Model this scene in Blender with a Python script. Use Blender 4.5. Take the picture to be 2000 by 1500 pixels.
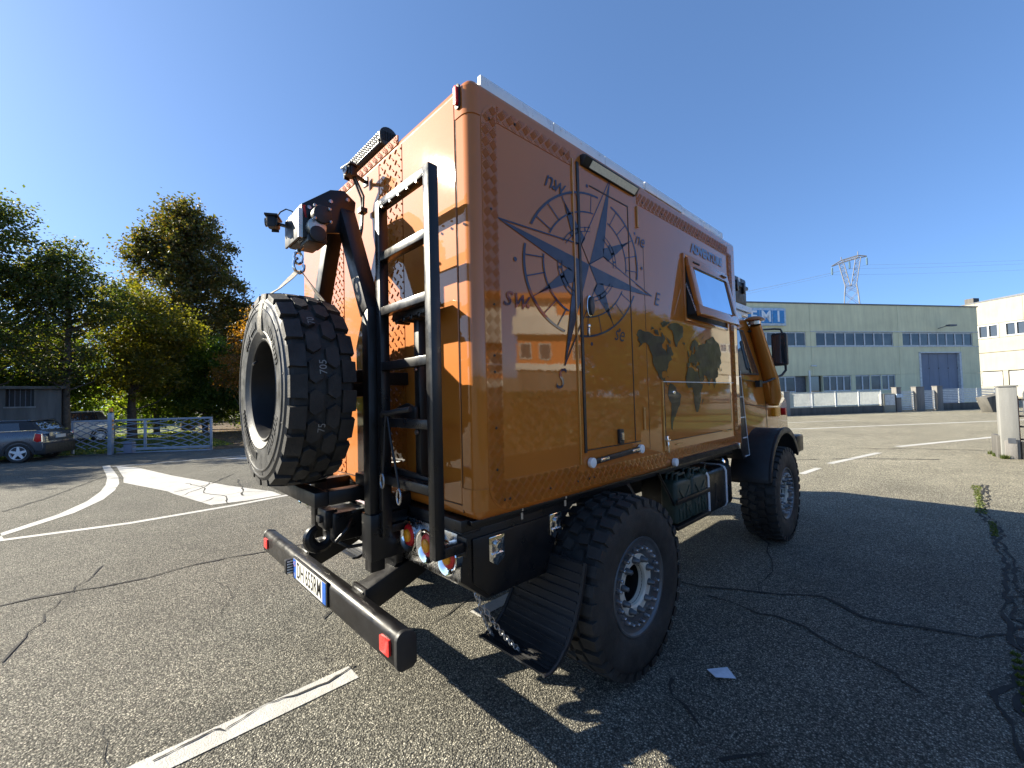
import bpy, bmesh, math, random
import numpy as np
from mathutils import Vector, Matrix
from mathutils.geometry import tessellate_polygon

random.seed(7)
rng = np.random.default_rng(7)
R_ = math.radians
S = bpy.context.scene
for o in list(bpy.data.objects):
    bpy.data.objects.remove(o)
COL = S.collection

# ------------------------------------------------------------------ camera, sky, sun, exposure
cam_data = bpy.data.cameras.new('camera')
cam = bpy.data.objects.new('camera', cam_data)
COL.objects.link(cam)
yaw, pitch, roll = 2.3797, 0.0331, -0.0255
CAM = Vector((2.7306, -1.2290, 1.6922))
d_ = Vector((math.cos(pitch) * math.cos(yaw), math.cos(pitch) * math.sin(yaw), math.sin(pitch)))
r_ = Vector((math.sin(yaw), -math.cos(yaw), 0))
u_ = r_.cross(d_)
cr, sr = math.cos(roll), math.sin(roll)
r2 = r_ * cr + u_ * sr
u2 = u_ * cr - r_ * sr
cam.matrix_world = Matrix(((r2.x, u2.x, -d_.x, CAM.x), (r2.y, u2.y, -d_.y, CAM.y), (r2.z, u2.z, -d_.z, CAM.z), (0, 0, 0, 1)))
cam_data.sensor_width = 36
cam_data.lens = 36 * 826.117 / 2000
cam_data.clip_start = 0.02
cam_data.clip_end = 3000
S.camera = cam

SUN_AZ, SUN_EL = -144.165, 28.35
world = bpy.data.worlds.new('World')
S.world = world
world.use_nodes = True
nt = world.node_tree
nt.nodes.clear()
sky = nt.nodes.new('ShaderNodeTexSky')
sky.sky_type = 'NISHITA'
sky.sun_disc = False
sky.sun_elevation = R_(SUN_EL)
sky.sun_rotation = R_(90 - SUN_AZ)
sky.altitude = 0
sky.air_density = 0.6
sky.dust_density = 0.7
sky.ozone_density = 6.0
bg = nt.nodes.new('ShaderNodeBackground')
bg.inputs['Strength'].default_value = 0.108
wo = nt.nodes.new('ShaderNodeOutputWorld')
gm = nt.nodes.new('ShaderNodeGamma')          # tone response of the sky as a whole
gm.inputs['Gamma'].default_value = 0.65
tn = nt.nodes.new('ShaderNodeMix')
tn.data_type = 'RGBA'; tn.blend_type = 'MULTIPLY'; tn.inputs[0].default_value = 1
tn.inputs[7].default_value = (0.80, 1.02, 1.26, 1)
nt.links.new(sky.outputs[0], gm.inputs[0])
nt.links.new(gm.outputs[0], tn.inputs[6])
nt.links.new(tn.outputs[2], bg.inputs[0])
nt.links.new(bg.outputs[0], wo.inputs[0])

sun_data = bpy.data.lights.new('sun', 'SUN')
sun_data.energy = 5.0
sun_data.angle = R_(0.53)
sun_data.color = (1.0, 0.915, 0.74)
sun = bpy.data.objects.new('sun', sun_data)
COL.objects.link(sun)
sdir = Vector((math.cos(R_(SUN_EL)) * math.cos(R_(SUN_AZ)), math.cos(R_(SUN_EL)) * math.sin(R_(SUN_AZ)), math.sin(R_(SUN_EL))))
sun.rotation_euler = sdir.to_track_quat('Z', 'Y').to_euler()
sun.location = (-30, -20, 40)

S.view_settings.view_transform = 'Standard'
S.view_settings.look = 'None'
S.view_settings.gamma = 1
S.view_settings.use_curve_mapping = False
S.view_settings.exposure = 1.60
S.render.engine = 'CYCLES'
S.cycles.max_bounces = 8
S.cycles.transparent_max_bounces = 12
S.cycles.caustics_reflective = False
S.cycles.caustics_refractive = False

# ------------------------------------------------------------------ helpers: objects
def tag(o, label=None, cat=None, group=None, kind=None):
    if label: o['label'] = label
    if cat: o['category'] = cat
    if group: o['group'] = group
    if kind: o['kind'] = kind
    return o

def empty(name, loc=(0, 0, 0), rz=0, label=None, cat=None, group=None):
    o = bpy.data.objects.new(name, None)
    o.empty_display_size = 0.2
    COL.objects.link(o)
    o.location = loc
    o.rotation_euler = (0, 0, rz)
    return tag(o, label, cat, group)

def children(o):
    return [c for c in COL.objects if c.parent == o]

def copy_tree(o, parent=None):
    kids = children(o)
    c = o.copy()
    COL.objects.link(c)
    c.parent = parent
    for k in kids:
        copy_tree(k, c)
    return c

SPLIT = {'wall_bracket', 'carrier_arm', 'standoff', 'bracket_arm', 'sash_hinge', 'pane_gasket', 'finger_pull', 'hatch_gap', 'panel_groove', 'cross_tube', 'door_gap', 'foot', 'bolt_head',
         'dome_bolt', 'boom_bolt', 'motor_screw', 'tank_groove', 'rung_bolt', 'rim_nut', 'chassis_rail', 'cable', 'flap_rib', 'rib', 'bracket_bolt', 'stem', 'coil_spring'}
class MB:
    """collects primitives, builds ONE mesh object"""
    def __init__(s):
        s.v = []; s.f = []; s.mi = []; s.cur = 0
    def add(s, vs, fs):
        b = len(s.v)
        s.v.extend([tuple(p) for p in vs])
        s.f.extend([tuple(b + i for i in f) for f in fs])
        s.mi.extend([s.cur] * len(fs))
        return s
    def box(s, x0, x1, y0, y1, z0, z1):
        vs = [(x0, y0, z0), (x1, y0, z0), (x1, y1, z0), (x0, y1, z0), (x0, y0, z1), (x1, y0, z1), (x1, y1, z1), (x0, y1, z1)]
        return s.add(vs, [(0, 3, 2, 1), (4, 5, 6, 7), (0, 1, 5, 4), (1, 2, 6, 5), (2, 3, 7, 6), (3, 0, 4, 7)])
    def obox(s, M, sx, sy, sz):
        vs = [M @ Vector((a * sx / 2, b * sy / 2, c * sz / 2)) for c in (-1, 1) for a, b in ((-1, -1), (1, -1), (1, 1), (-1, 1))]
        return s.add(vs, [(0, 3, 2, 1), (4, 5, 6, 7), (0, 1, 5, 4), (1, 2, 6, 5), (2, 3, 7, 6), (3, 0, 4, 7)])
    def beam(s, p0, p1, w, h, up=(0, 0, 1)):
        p0 = Vector(p0); p1 = Vector(p1)
        d = (p1 - p0); L = d.length; d = d / L
        up = Vector(up)
        if abs(d.dot(up)) > .99: up = Vector((0, 1, 0))
        a = d.cross(up).normalized(); b = a.cross(d).normalized()
        M = Matrix(((a.x, d.x, b.x, 0), (a.y, d.y, b.y, 0), (a.z, d.z, b.z, 0), (0, 0, 0, 1)))
        M.translation = (p0 + p1) / 2
        return s.obox(M, w, L, h)
    def tube(s, pts, r, seg=8, caps=True, closed=False):
        pts = [Vector(p) for p in pts]
        n = len(pts)
        rr = r if isinstance(r, (list, tuple)) else [r] * n
        rings = []
        ref = None
        for i, p in enumerate(pts):
            if closed: d = pts[(i + 1) % n] - pts[i - 1]
            else: d = pts[min(i + 1, n - 1)] - pts[max(i - 1, 0)]
            if d.length < 1e-9: d = Vector((0, 0, 1))
            d.normalize()
            if ref is None: ref = Vector((0, 0, 1)) if abs(d.z) < .9 else Vector((1, 0, 0))
            a = (ref - d * ref.dot(d))
            if a.length < 1e-5: a = Vector((1, 0, 0)) - d * d.x
            a.normalize(); b = d.cross(a); ref = a
            rings.append([p + (a * math.cos(2 * math.pi * k / seg) + b * math.sin(2 * math.pi * k / seg)) * rr[i] for k in range(seg)])
        vs = [q for ring in rings for q in ring]
        fs = []
        m = n if closed else n - 1
        for i in range(m):
            j = (i + 1) % n
            for k in range(seg):
                k2 = (k + 1) % seg
                fs.append((i * seg + k, i * seg + k2, j * seg + k2, j * seg + k))
        if caps and not closed:
            fs.append(tuple(range(seg - 1, -1, -1)))
            fs.append(tuple((n - 1) * seg + k for k in range(seg)))
        return s.add(vs, fs)
    def cyl(s, p0, p1, r0, r1=None, seg=20):
        return s.tube([p0, p1], [r0, r0 if r1 is None else r1], seg)
    def lathe(s, prof, c, axis, seg=48, closed=False):
        """prof: list of (radius, along)"""
        c = Vector(c)
        ax = Vector(axis).normalized()
        ref = Vector((0, 0, 1)) if abs(ax.z) < .9 else Vector((1, 0, 0))
        a = (ref - ax * ref.dot(ax)).normalized(); b = ax.cross(a)
        n = len(prof)
        vs = [c + ax * h + (a * math.cos(2 * math.pi * k / seg) + b * math.sin(2 * math.pi * k / seg)) * r for (r, h) in prof for k in range(seg)]
        fs = []
        for i in range(n if closed else n - 1):
            j = (i + 1) % n
            for k in range(seg):
                k2 = (k + 1) % seg
                fs.append((i * seg + k, i * seg + k2, j * seg + k2, j * seg + k))
        return s.add(vs, fs)
    def prism(s, poly, fn, a, b):
        """poly 2d list, fn(u,v,w)->xyz, extruded w from a to b"""
        n = len(poly)
        vs = [fn(u, v, a) for u, v in poly] + [fn(u, v, b) for u, v in poly]
        tri = tessellate_polygon([[Vector((u, v, 0)) for u, v in poly]])
        fs = [tuple(t) for t in tri] + [tuple(n + i for i in reversed(t)) for t in tri]
        if n <= 4:
            fs = [tuple(range(n)), tuple(n + i for i in reversed(range(n)))]
        fs += [(i, i + n, (i + 1) % n + n, (i + 1) % n) for i in range(n)]
        return s.add(vs, fs)
    def flat(s, poly, fn):
        vs = [fn(u, v) for u, v in poly]
        tri = tessellate_polygon([[Vector((u, v, 0)) for u, v in poly]])
        return s.add(vs, [tuple(t) for t in tri])
    def islands(s):
        p = list(range(len(s.v)))
        def find(i):
            while p[i] != i: p[i] = p[p[i]]; i = p[i]
            return i
        for f in s.f:
            a = find(f[0])
            for q in f[1:]:
                p[find(q)] = a
        out = {}
        for f in s.f: out.setdefault(find(f[0]), []).append(f)
        for fs in out.values():
            used = sorted({i for f in fs for i in f}); ix = {q: k for k, q in enumerate(used)}
            b = MB(); b.v = [s.v[q] for q in used]; b.f = [tuple(ix[q] for q in f) for f in fs]; b.mi = [0] * len(fs)
            yield b
    def build(s, name, m, parent=None, bevel=0, seg=2, smooth=None, label=None, loc=None, split=None):
        if name in SPLIT and split is None:
            for b in s.islands(): o = b.build(name, m, parent, bevel, seg, smooth, label, loc, False)
            return o
        me = bpy.data.meshes.new(name)
        me.from_pydata(s.v, [], s.f)
        mats = m if isinstance(m, (list, tuple)) else [m]
        for q in mats: me.materials.append(q)
        if len(mats) > 1: me.polygons.foreach_set('material_index', s.mi)
        bm = bmesh.new(); bm.from_mesh(me)
        bmesh.ops.recalc_face_normals(bm, faces=bm.faces)
        if bevel:
            es = [e for e in bm.edges if len(e.link_faces) == 2 and e.calc_face_angle(0) > R_(28)]
            bmesh.ops.bevel(bm, geom=es, offset=bevel, segments=seg, profile=.5, affect='EDGES', clamp_overlap=True)
        bm.to_mesh(me); bm.free()
        if smooth is None: smooth = 35
        if smooth:
            me.shade_smooth()
            me.set_sharp_from_angle(angle=R_(smooth))
        o = bpy.data.objects.new(name, me)
        COL.objects.link(o)
        if parent: o.parent = parent
        if loc: o.location = loc
        if label: o['label'] = label
        return o

def arc(cx, cy, r, a0, a1, n):
    return [(cx + r * math.cos(R_(a0 + (a1 - a0) * i / n)), cy + r * math.sin(R_(a0 + (a1 - a0) * i / n))) for i in range(n + 1)]

def rrect(x0, x1, y0, y1, r, n=5):
    return arc(x1 - r, y1 - r, r, 0, 90, n) + arc(x0 + r, y1 - r, r, 90, 180, n) + arc(x0 + r, y0 + r, r, 180, 270, n) + arc(x1 - r, y0 + r, r, 270, 360, n)

def text_obj(name, body, size, M, m, parent, extrude=0.0, shear=0.0, bold=0.0, align='CENTER', sx=1.0, label=None):
    cu = bpy.data.curves.new(name, 'FONT')
    cu.body = body; cu.size = size; cu.extrude = extrude; cu.shear = shear; cu.offset = bold
    cu.align_x = align; cu.align_y = 'CENTER'
    cu.resolution_u = 3
    t = bpy.data.objects.new('tmp_text', cu)
    COL.objects.link(t)
    dg = bpy.context.evaluated_depsgraph_get(); dg.update()
    me = bpy.data.meshes.new_from_object(t.evaluated_get(dg))
    bpy.data.objects.remove(t)
    me.transform(M @ Matrix.Diagonal((sx, 1, 1, 1)))
    me.materials.clear(); me.materials.append(m)
    o = bpy.data.objects.new(name, me)
    COL.objects.link(o)
    o.parent = parent
    return o

def frame(origin, xdir, ydir):
    x = Vector(xdir).normalized(); y = Vector(ydir).normalized(); z = x.cross(y)
    M = Matrix(((x.x, y.x, z.x, 0), (x.y, y.y, z.y, 0), (x.z, y.z, z.z, 0), (0, 0, 0, 1)))
    M.translation = Vector(origin)
    return M

# ------------------------------------------------------------------ helpers: materials
def new_mat(name):
    m = bpy.data.materials.new(name)
    m.use_nodes = True
    t = m.node_tree
    t.nodes.clear()
    out = t.nodes.new('ShaderNodeOutputMaterial')
    b = t.nodes.new('ShaderNodeBsdfPrincipled')
    t.links.new(b.outputs[0], out.inputs[0])
    return m, t, b, out

def node(t, typ, **kw):
    n = t.nodes.new(typ)
    for k, v in kw.items():
        if k.startswith('i_'): n.inputs[int(k[2:])].default_value = v
        else: setattr(n, k, v)
    return n

def coords(t, sc=1.0, loc=(0, 0, 0)):
    c = t.nodes.new('ShaderNodeTexCoord')
    mp = t.nodes.new('ShaderNodeMapping')
    if not isinstance(sc, (tuple, list)): sc = (sc, sc, sc)
    mp.inputs['Scale'].default_value = sc
    mp.inputs['Location'].default_value = loc
    t.links.new(c.outputs['Object'], mp.inputs[0])
    return mp.outputs[0]

def noise(t, vec, scale, detail=3, rough=.55, dist=0):
    n = t.nodes.new('ShaderNodeTexNoise')
    n.inputs['Scale'].default_value = scale
    n.inputs['Detail'].default_value = detail
    n.inputs['Roughness'].default_value = rough
    n.inputs['Distortion'].default_value = dist
    t.links.new(vec, n.inputs['Vector'])
    return n.outputs['Fac']

def ramp(t, fac, stops):
    n = t.nodes.new('ShaderNodeValToRGB')
    e = n.color_ramp.elements
    while len(e) < len(stops): e.new(.5)
    for q, (p, c) in zip(e, stops):
        q.position = p
        q.color = (c[0], c[1], c[2], 1) if isinstance(c, (tuple, list)) else (c, c, c, 1)
    t.links.new(fac, n.inputs[0])
    return n.outputs[0]

def mixc(t, fac, a, b, typ='MIX'):
    n = t.nodes.new('ShaderNodeMix')
    n.data_type = 'RGBA'; n.blend_type = typ
    for sock, v in ((n.inputs[0], fac), (n.inputs[6], a), (n.inputs[7], b)):
        if isinstance(v, bpy.types.NodeSocket): t.links.new(v, sock)
        elif isinstance(v, (tuple, list)): sock.default_value = (v[0], v[1], v[2], 1)
        else: sock.default_value = v
    return n.outputs[2]

def bump(t, b, h, strength=.3, dist=.01):
    n = t.nodes.new('ShaderNodeBump')
    n.inputs['Strength'].default_value = strength
    n.inputs['Distance'].default_value = dist
    t.links.new(h, n.inputs['Height'])
    t.links.new(n.outputs[0], b.inputs['Normal'])

def simple(name, col, rough=.5, metal=0.0, var=.18, vscale=6, coat=0.0, coat_rough=.03, bmp=0.0, bscale=60, rvar=.12, spec=.5, emit=None):
    m, t, b, out = new_mat(name)
    v = coords(t)
    n = noise(t, v, vscale, 4)
    lo = tuple(c * (1 - var) for c in col); hi = tuple(min(1, c * (1 + var)) for c in col)
    t.links.new(ramp(t, n, [(.3, lo), (.7, hi)]), b.inputs['Base Color'])
    n2 = noise(t, v, vscale * 2.3, 3)
    t.links.new(ramp(t, n2, [(.3, max(0, rough - rvar)), (.7, min(1, rough + rvar))]), b.inputs['Roughness'])
    b.inputs['Metallic'].default_value = metal
    b.inputs['Coat Weight'].default_value = coat
    b.inputs['Coat Roughness'].default_value = coat_rough
    b.inputs['Specular IOR Level'].default_value = spec
    if bmp: bump(t, b, noise(t, v, bscale, 4), bmp, .01)
    return m

M = {}
# bronze paint: metallic flake base under clear coat with faint orange peel
def paint(name, col):
    m, t, b, out = new_mat(name)
    v = coords(t)
    fl = t.nodes.new('ShaderNodeTexVoronoi'); fl.inputs['Scale'].default_value = 900
    t.links.new(v, fl.inputs['Vector'])
    n = noise(t, v, 1.6, 3)
    c0 = ramp(t, n, [(.35, tuple(c * .93 for c in col)), (.65, tuple(c * 1.05 for c in col))])
    c1 = mixc(t, .10, c0, fl.outputs['Color'], 'OVERLAY')
    t.links.new(c1, b.inputs['Base Color'])
    b.inputs['Metallic'].default_value = 0
    b.inputs['Roughness'].default_value = .68
    b.inputs['Specular IOR Level'].default_value = .16
    b.inputs['Coat Weight'].default_value = 1.0
    b.inputs['Coat IOR'].default_value = 1.58
    dust = noise(t, v, 9, 5, .7)
    t.links.new(ramp(t, dust, [(.45, .03), (.8, .04)]), b.inputs['Coat Roughness'])
    bn = t.nodes.new('ShaderNodeBump'); bn.inputs['Strength'].default_value = .014; bn.inputs['Distance'].default_value = .004
    t.links.new(noise(t, v, 55, 2, .4), bn.inputs['Height'])
    bn2 = t.nodes.new('ShaderNodeBump'); bn2.inputs['Strength'].default_value = .05; bn2.inputs['Distance'].default_value = .02
    t.links.new(noise(t, v, 2.2, 2, .4), bn2.inputs['Height'])
    t.links.new(bn.outputs[0], bn2.inputs['Normal'])
    t.links.new(bn2.outputs[0], b.inputs['Coat Normal'])
    return m
M['paint'] = paint('bronze_paint', (.45, .134, .011))
M['seam'] = simple('dark_seam', (.035, .016, .006), .6)
M['copper'] = simple('bronze_rod', (.55, .24, .05), .35, coat=.6)
M['black'] = simple('black_powdercoat', (.008, .008, .009), .36, coat=.12, coat_rough=.15, bmp=.04, bscale=300, spec=.35)
M['satin'] = simple('satin_black', (.010, .009, .009), .40, bmp=.05, bscale=240, var=.3, rvar=.12, spec=.4)
M['plastic'] = simple('black_plastic', (.014, .014, .015), .5, bmp=.06, bscale=200)
M['rubber'] = simple('tyre_rubber', (.023, .0215, .0195), .72, var=.5, vscale=7, bmp=.25, bscale=120)
M['rimblack'] = simple('spare_rim_black', (.006, .006, .007), .5, var=.2, spec=.35)
M['chalk'] = simple('faded_chalk', (.22, .22, .21), .9)
M['dusty'] = simple('dusty_sidewall', (.058, .056, .054), .40, var=.35, vscale=7, bmp=.1, bscale=140)
M['chrome'] = simple('chrome', (.82, .82, .82), .06, 1.0, var=.03, rvar=.03)
M['steel'] = simple('brushed_stainless', (.55, .54, .52), .26, 1.0, var=.08, vscale=20)
M['galv'] = simple('galvanised_chain', (.5, .5, .5), .35, .9)
M['rim'] = simple('grey_rim', (.13, .135, .14), .42, .55, var=.25)
M['bolt'] = simple('bolt_metal', (.38, .38, .39), .3, .9)
M['cream'] = simple('cream_hub', (.60, .56, .47), .45)
M['alu'] = simple('white_rail', (.74, .76, .78), .35, .1, var=.06)
M['white'] = simple('white_plastic', (.75, .75, .74), .4, var=.06)
M['redlens'] = simple('red_lens', (.60, .012, .012), .35, var=.2, vscale=90, coat=.15, bmp=.15, bscale=220, spec=.3)
M['amber'] = simple('amber_lens', (.88, .30, .01), .35, var=.25, vscale=70, coat=.15, bmp=.2, bscale=180, spec=.3)
M['redref'] = simple('red_reflector', (.75, .03, .025), .3, var=.1, coat=.6)
M['decal'] = simple('dark_vinyl', (.030, .028, .050), .5, coat=.6, coat_rough=.03, var=.12, spec=.15)
M['decal_map'] = simple('brown_vinyl', (.040, .027, .016), .5, coat=.6, coat_rough=.03, var=.12, spec=.15)
M['decal2'] = simple('blue_grey_vinyl', (.085, .095, .18), .4, coat=.5, coat_rough=.05)
M['plate_w'] = simple('plate_white', (.70, .69, .62), .4, var=.05)
M['plate_b'] = simple('plate_blue', (.015, .10, .42), .4)
M['ink'] = simple('plate_black', (.01, .01, .01), .5)
M['strap'] = simple('grey_webbing', (.33, .30, .25), .8, bmp=.4, bscale=160, var=.25, vscale=30)
M['army'] = simple('olive_plastic', (.028, .048, .036), .5, var=.25, bmp=.08, bscale=90)
M['silver'] = simple('silver_cast', (.55, .55, .5), .4, .8)
M['led'] = simple('led_lens', (.78, .78, .66), .45, 0, var=.1, vscale=80, bmp=.1, bscale=160, spec=.3)
M['ledbar'] = simple('led_bar_lens', (.035, .037, .037), .25, .3, var=.3, vscale=80)
M['paper'] = simple('paper', (.62, .66, .74), .8, var=.1, vscale=40)
M['red'] = simple('red_wire', (.5, .02, .02), .5)
M['glass'] = None
def glass(name, tint, rough=.02):
    m, t, b, out = new_mat(name)
    v = coords(t)
    t.links.new(ramp(t, noise(t, v, 1.5, 3), [(.3, tuple(c * .7 for c in tint)), (.7, tint)]), b.inputs['Base Color'])
    b.inputs['Roughness'].default_value = rough
    b.inputs['Specular IOR Level'].default_value = .9
    b.inputs['Coat Weight'].default_value = 1
    b.inputs['Coat Roughness'].default_value = .01
    return m
M['glass'] = glass('dark_glass', (.03, .035, .04))
M['camper_glass'] = simple('mirrored_pane', (.52, .70, .86), .02, 1.0, var=.03, rvar=.01)
M['mirror'] = simple('mirror_glass', (.7, .72, .75), .03, 1.0, var=.02, rvar=.01)

def asphalt():
    m, t, b, out = new_mat('worn_asphalt')
    v = coords(t)
    big = noise(t, v, .22, 4, .6)
    mid = noise(t, v, 1.7, 5, .65)
    fine = noise(t, v, 28, 3, .6)
    vo = t.nodes.new('ShaderNodeTexVoronoi'); vo.inputs['Scale'].default_value = 118; vo.inputs['Randomness'].default_value = 1
    t.links.new(v, vo.inputs['Vector'])
    sep = t.nodes.new('ShaderNodeSeparateColor'); t.links.new(vo.outputs['Color'], sep.inputs[0])
    stone = ramp(t, sep.outputs[0], [(0, (.055, .053, .048)), (.40, (.125, .121, .110)), (.8, (.215, .207, .186)), (1, (.42, .40, .36))])
    gap = ramp(t, vo.outputs['Distance'], [(.32, 1.06), (.60, .34)])
    base = mixc(t, 1.0, stone, gap, 'MULTIPLY')
    patch = ramp(t, big, [(.3, .80), (.7, 1.14)])
    patch2 = ramp(t, mid, [(.28, .82), (.72, 1.12)])
    base = mixc(t, 1.0, base, patch, 'MULTIPLY')
    base = mixc(t, 1.0, base, patch2, 'MULTIPLY')
    # dark oily stains
    st = ramp(t, noise(t, coords(t, 1, (13, 5, 0)), .55, 3, .5), [(.66, 1.0), (.76, .72)])
    base = mixc(t, 1.0, base, st, 'MULTIPLY')
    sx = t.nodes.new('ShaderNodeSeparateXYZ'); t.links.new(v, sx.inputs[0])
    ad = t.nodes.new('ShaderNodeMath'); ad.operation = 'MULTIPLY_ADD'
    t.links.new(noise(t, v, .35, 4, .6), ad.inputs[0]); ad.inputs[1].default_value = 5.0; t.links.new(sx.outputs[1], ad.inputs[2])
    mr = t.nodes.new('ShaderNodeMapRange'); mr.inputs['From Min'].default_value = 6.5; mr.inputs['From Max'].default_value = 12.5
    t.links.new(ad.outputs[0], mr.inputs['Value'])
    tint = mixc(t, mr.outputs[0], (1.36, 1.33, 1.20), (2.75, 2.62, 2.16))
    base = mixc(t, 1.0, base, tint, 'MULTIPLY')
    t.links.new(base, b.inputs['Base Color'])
    b.inputs['Roughness'].default_value = .85
    b.inputs['Specular IOR Level'].default_value = .3
    h = t.nodes.new('ShaderNodeMath'); h.operation = 'MULTIPLY_ADD'
    t.links.new(vo.outputs['Distance'], h.inputs[0]); h.inputs[1].default_value = -1.0
    t.links.new(fine, h.inputs[2])
    bump(t, b, h.outputs[0], .9, .010)
    return m
M['asphalt'] = asphalt()

def road_paint():
    m, t, b, out = new_mat('worn_road_paint')
    v = coords(t)
    n = noise(t, v, 30, 5, .7)
    n2 = noise(t, v, 3, 4, .6)
    vo = t.nodes.new('ShaderNodeTexVoronoi'); vo.inputs['Scale'].default_value = 118
    t.links.new(v, vo.inputs['Vector'])
    wear = t.nodes.new('ShaderNodeMath'); wear.operation = 'MULTIPLY'
    t.links.new(n, wear.inputs[0]); t.links.new(n2, wear.inputs[1])
    c = ramp(t, wear.outputs[0], [(.10, (.20, .19, .17)), (.17, (.38, .37, .34)), (.35, (.48, .47, .44))])
    t.links.new(c, b.inputs['Base Color'])
    b.inputs['Roughness'].default_value = .75
    h = t.nodes.new('ShaderNodeMath'); h.operation = 'MULTIPLY_ADD'
    t.links.new(vo.outputs['Distance'], h.inputs[0]); h.inputs[1].default_value = -1.0
    t.links.new(n, h.inputs[2])
    bump(t, b, h.outputs[0], .45, .006)
    return m
M['line'] = road_paint()
M['crack'] = simple('crack_dirt', (.020, .019, .017), .95)
M['moss'] = simple('mossy_dirt', (.045, .048, .030), .95, var=.5, vscale=5, bmp=.6, bscale=50)

def ground_mat(name, c0, c1, c2, sc=1.2):
    m, t, b, out = new_mat(name)
    v = coords(t)
    a = noise(t, v, sc, 5, .65); f = noise(t, v, 35, 4, .7)
    c = ramp(t, a, [(.3, c0), (.5, c1), (.7, c2)])
    t.links.new(mixc(t, .5, c, ramp(t, f, [(.25, .35), (.75, 1.3)]), 'MULTIPLY'), b.inputs['Base Color'])
    b.inputs['Roughness'].default_value = .95
    bump(t, b, f, .8, .04)
    return m
M['lawn'] = ground_mat('lawn_grass', (.055, .075, .018), (.10, .13, .03), (.15, .15, .045))
M['litter'] = ground_mat('leaf_litter', (.05, .032, .017), (.11, .07, .035), (.16, .105, .05), 2.5)

def wall_mat(name, col, streak=.16, bmp=.15):
    m, t, b, out = new_mat(name)
    v = coords(t)
    st = noise(t, coords(t, (2.2, 2.2, .22)), 1.3, 5, .65)
    bl = noise(t, v, .6, 4)
    f = noise(t, v, 40, 3)
    c = ramp(t, st, [(.3, tuple(x * (1 - streak) for x in col)), (.65, tuple(min(1, x * (1 + streak * .5)) for x in col))])
    c = mixc(t, 1.0, c, ramp(t, bl, [(.3, .9), (.7, 1.06)]), 'MULTIPLY')
    t.links.new(c, b.inputs['Base Color'])
    b.inputs['Roughness'].default_value = .85
    bump(t, b, f, bmp, .01)
    return m
M['fac'] = wall_mat('factory_panel', (.72, .69, .46), .13)
M['fac2'] = wall_mat('cream_panel', (.33, .31, .25), .08)
M['conc'] = wall_mat('old_concrete', (.20, .19, .18), .35, .4)
M['dconc'] = wall_mat('dark_concrete', (.105, .10, .092), .4, .5)
M['lconc'] = wall_mat('light_concrete', (.22, .22, .21), .25, .4)
M['winframe'] = simple('window_frame', (.55, .58, .60), .5)
M['wfwhite'] = simple('white_frame', (.45, .45, .43), .5)
M['door_g'] = wall_mat('grey_door', (.20, .23, .30), .1, .05)
M['signblue'] = simple('sign_blue', (.03, .22, .52), .4)
M['signpale'] = simple('sign_pale', (.45, .55, .66), .4)
M['roofdark'] = simple('roof_flashing', (.10, .11, .13), .5, .3)
M['fwhite'] = simple('fence_white', (.58, .60, .60), .5)
M['gate'] = simple('gate_blue_grey', (.27, .31, .36), .45, .1)
M['orangewall'] = wall_mat('orange_render', (.62, .19, .045), .08)
M['whitewall'] = wall_mat('white_render', (.72, .68, .6), .08)
M['pylon'] = simple('pylon_steel', (.15, .155, .17), .6, .2)
M['insul'] = simple('insulator_glass', (.13, .22, .30), .3)
M['carblue'] = simple('grey_blue_car', (.10, .115, .14), .35, .6, coat=1, var=.05)
M['carwhite'] = simple('white_car', (.60, .60, .58), .3, coat=1, var=.04)
M['bark'] = simple('bark', (.075, .058, .042), .95, var=.35, vscale=9, bmp=.9, bscale=25)
M['hedge_brown'] = M['bark']

def leaf_mat(name, stops, trans=.45):
    m, t, b, out = new_mat(name)
    g = t.nodes.new('ShaderNodeNewGeometry')
    c = ramp(t, g.outputs['Random Per Island'], stops)
    v = coords(t)
    c2 = mixc(t, 1.0, c, ramp(t, noise(t, v, .55, 3), [(.3, .72), (.7, 1.25)]), 'MULTIPLY')
    t.links.new(c2, b.inputs['Base Color'])
    b.inputs['Roughness'].default_value = .55
    tr = t.nodes.new('ShaderNodeBsdfTranslucent')
    t.links.new(mixc(t, 1.0, c2, (2.2, 2.25, .6), 'MULTIPLY'), tr.inputs[0])
    mx = t.nodes.new('ShaderNodeMixShader'); mx.inputs[0].default_value = trans
    t.links.new(b.outputs[0], mx.inputs[1]); t.links.new(tr.outputs[0], mx.inputs[2])
    t.links.new(mx.outputs[0], out.inputs[0])
    return m
M['leaf_plane'] = leaf_mat('plane_leaves', [(0, (.042, .050, .018)), (.5, (.068, .070, .022)), (.8, (.095, .072, .022)), (1, (.15, .09, .028))], .42)
M['leaf_green'] = leaf_mat('green_leaves', [(0, (.040, .070, .015)), (.5, (.075, .115, .02)), (.85, (.13, .16, .028)), (1, (.22, .22, .045))], .58)
M['leaf_thin'] = leaf_mat('thin_leaves', [(0, (.040, .060, .020)), (.6, (.065, .085, .025)), (1, (.14, .11, .03))], .5)
M['leaf_gold'] = leaf_mat('golden_leaves', [(0, (.060, .070, .014)), (.5, (.11, .105, .016)), (1, (.21, .165, .024))], .5)
M['leaf_orange'] = leaf_mat('orange_leaves', [(0, (.075, .048, .012)), (.45, (.15, .072, .013)), (1, (.26, .11, .016))])
M['leaf_fallen'] = leaf_mat('fallen_leaves', [(0, (.10, .055, .02)), (.5, (.19, .10, .03)), (1, (.27, .18, .05))], .2)
M['leaf_hedge'] = leaf_mat('hedge_leaves', [(0, (.018, .030, .010)), (.6, (.03, .045, .012)), (1, (.05, .06, .018))], .2)
M['grassblade'] = leaf_mat('grass_blades', [(0, (.05, .08, .015)), (.6, (.09, .12, .025)), (1, (.16, .16, .05))], .35)

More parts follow.
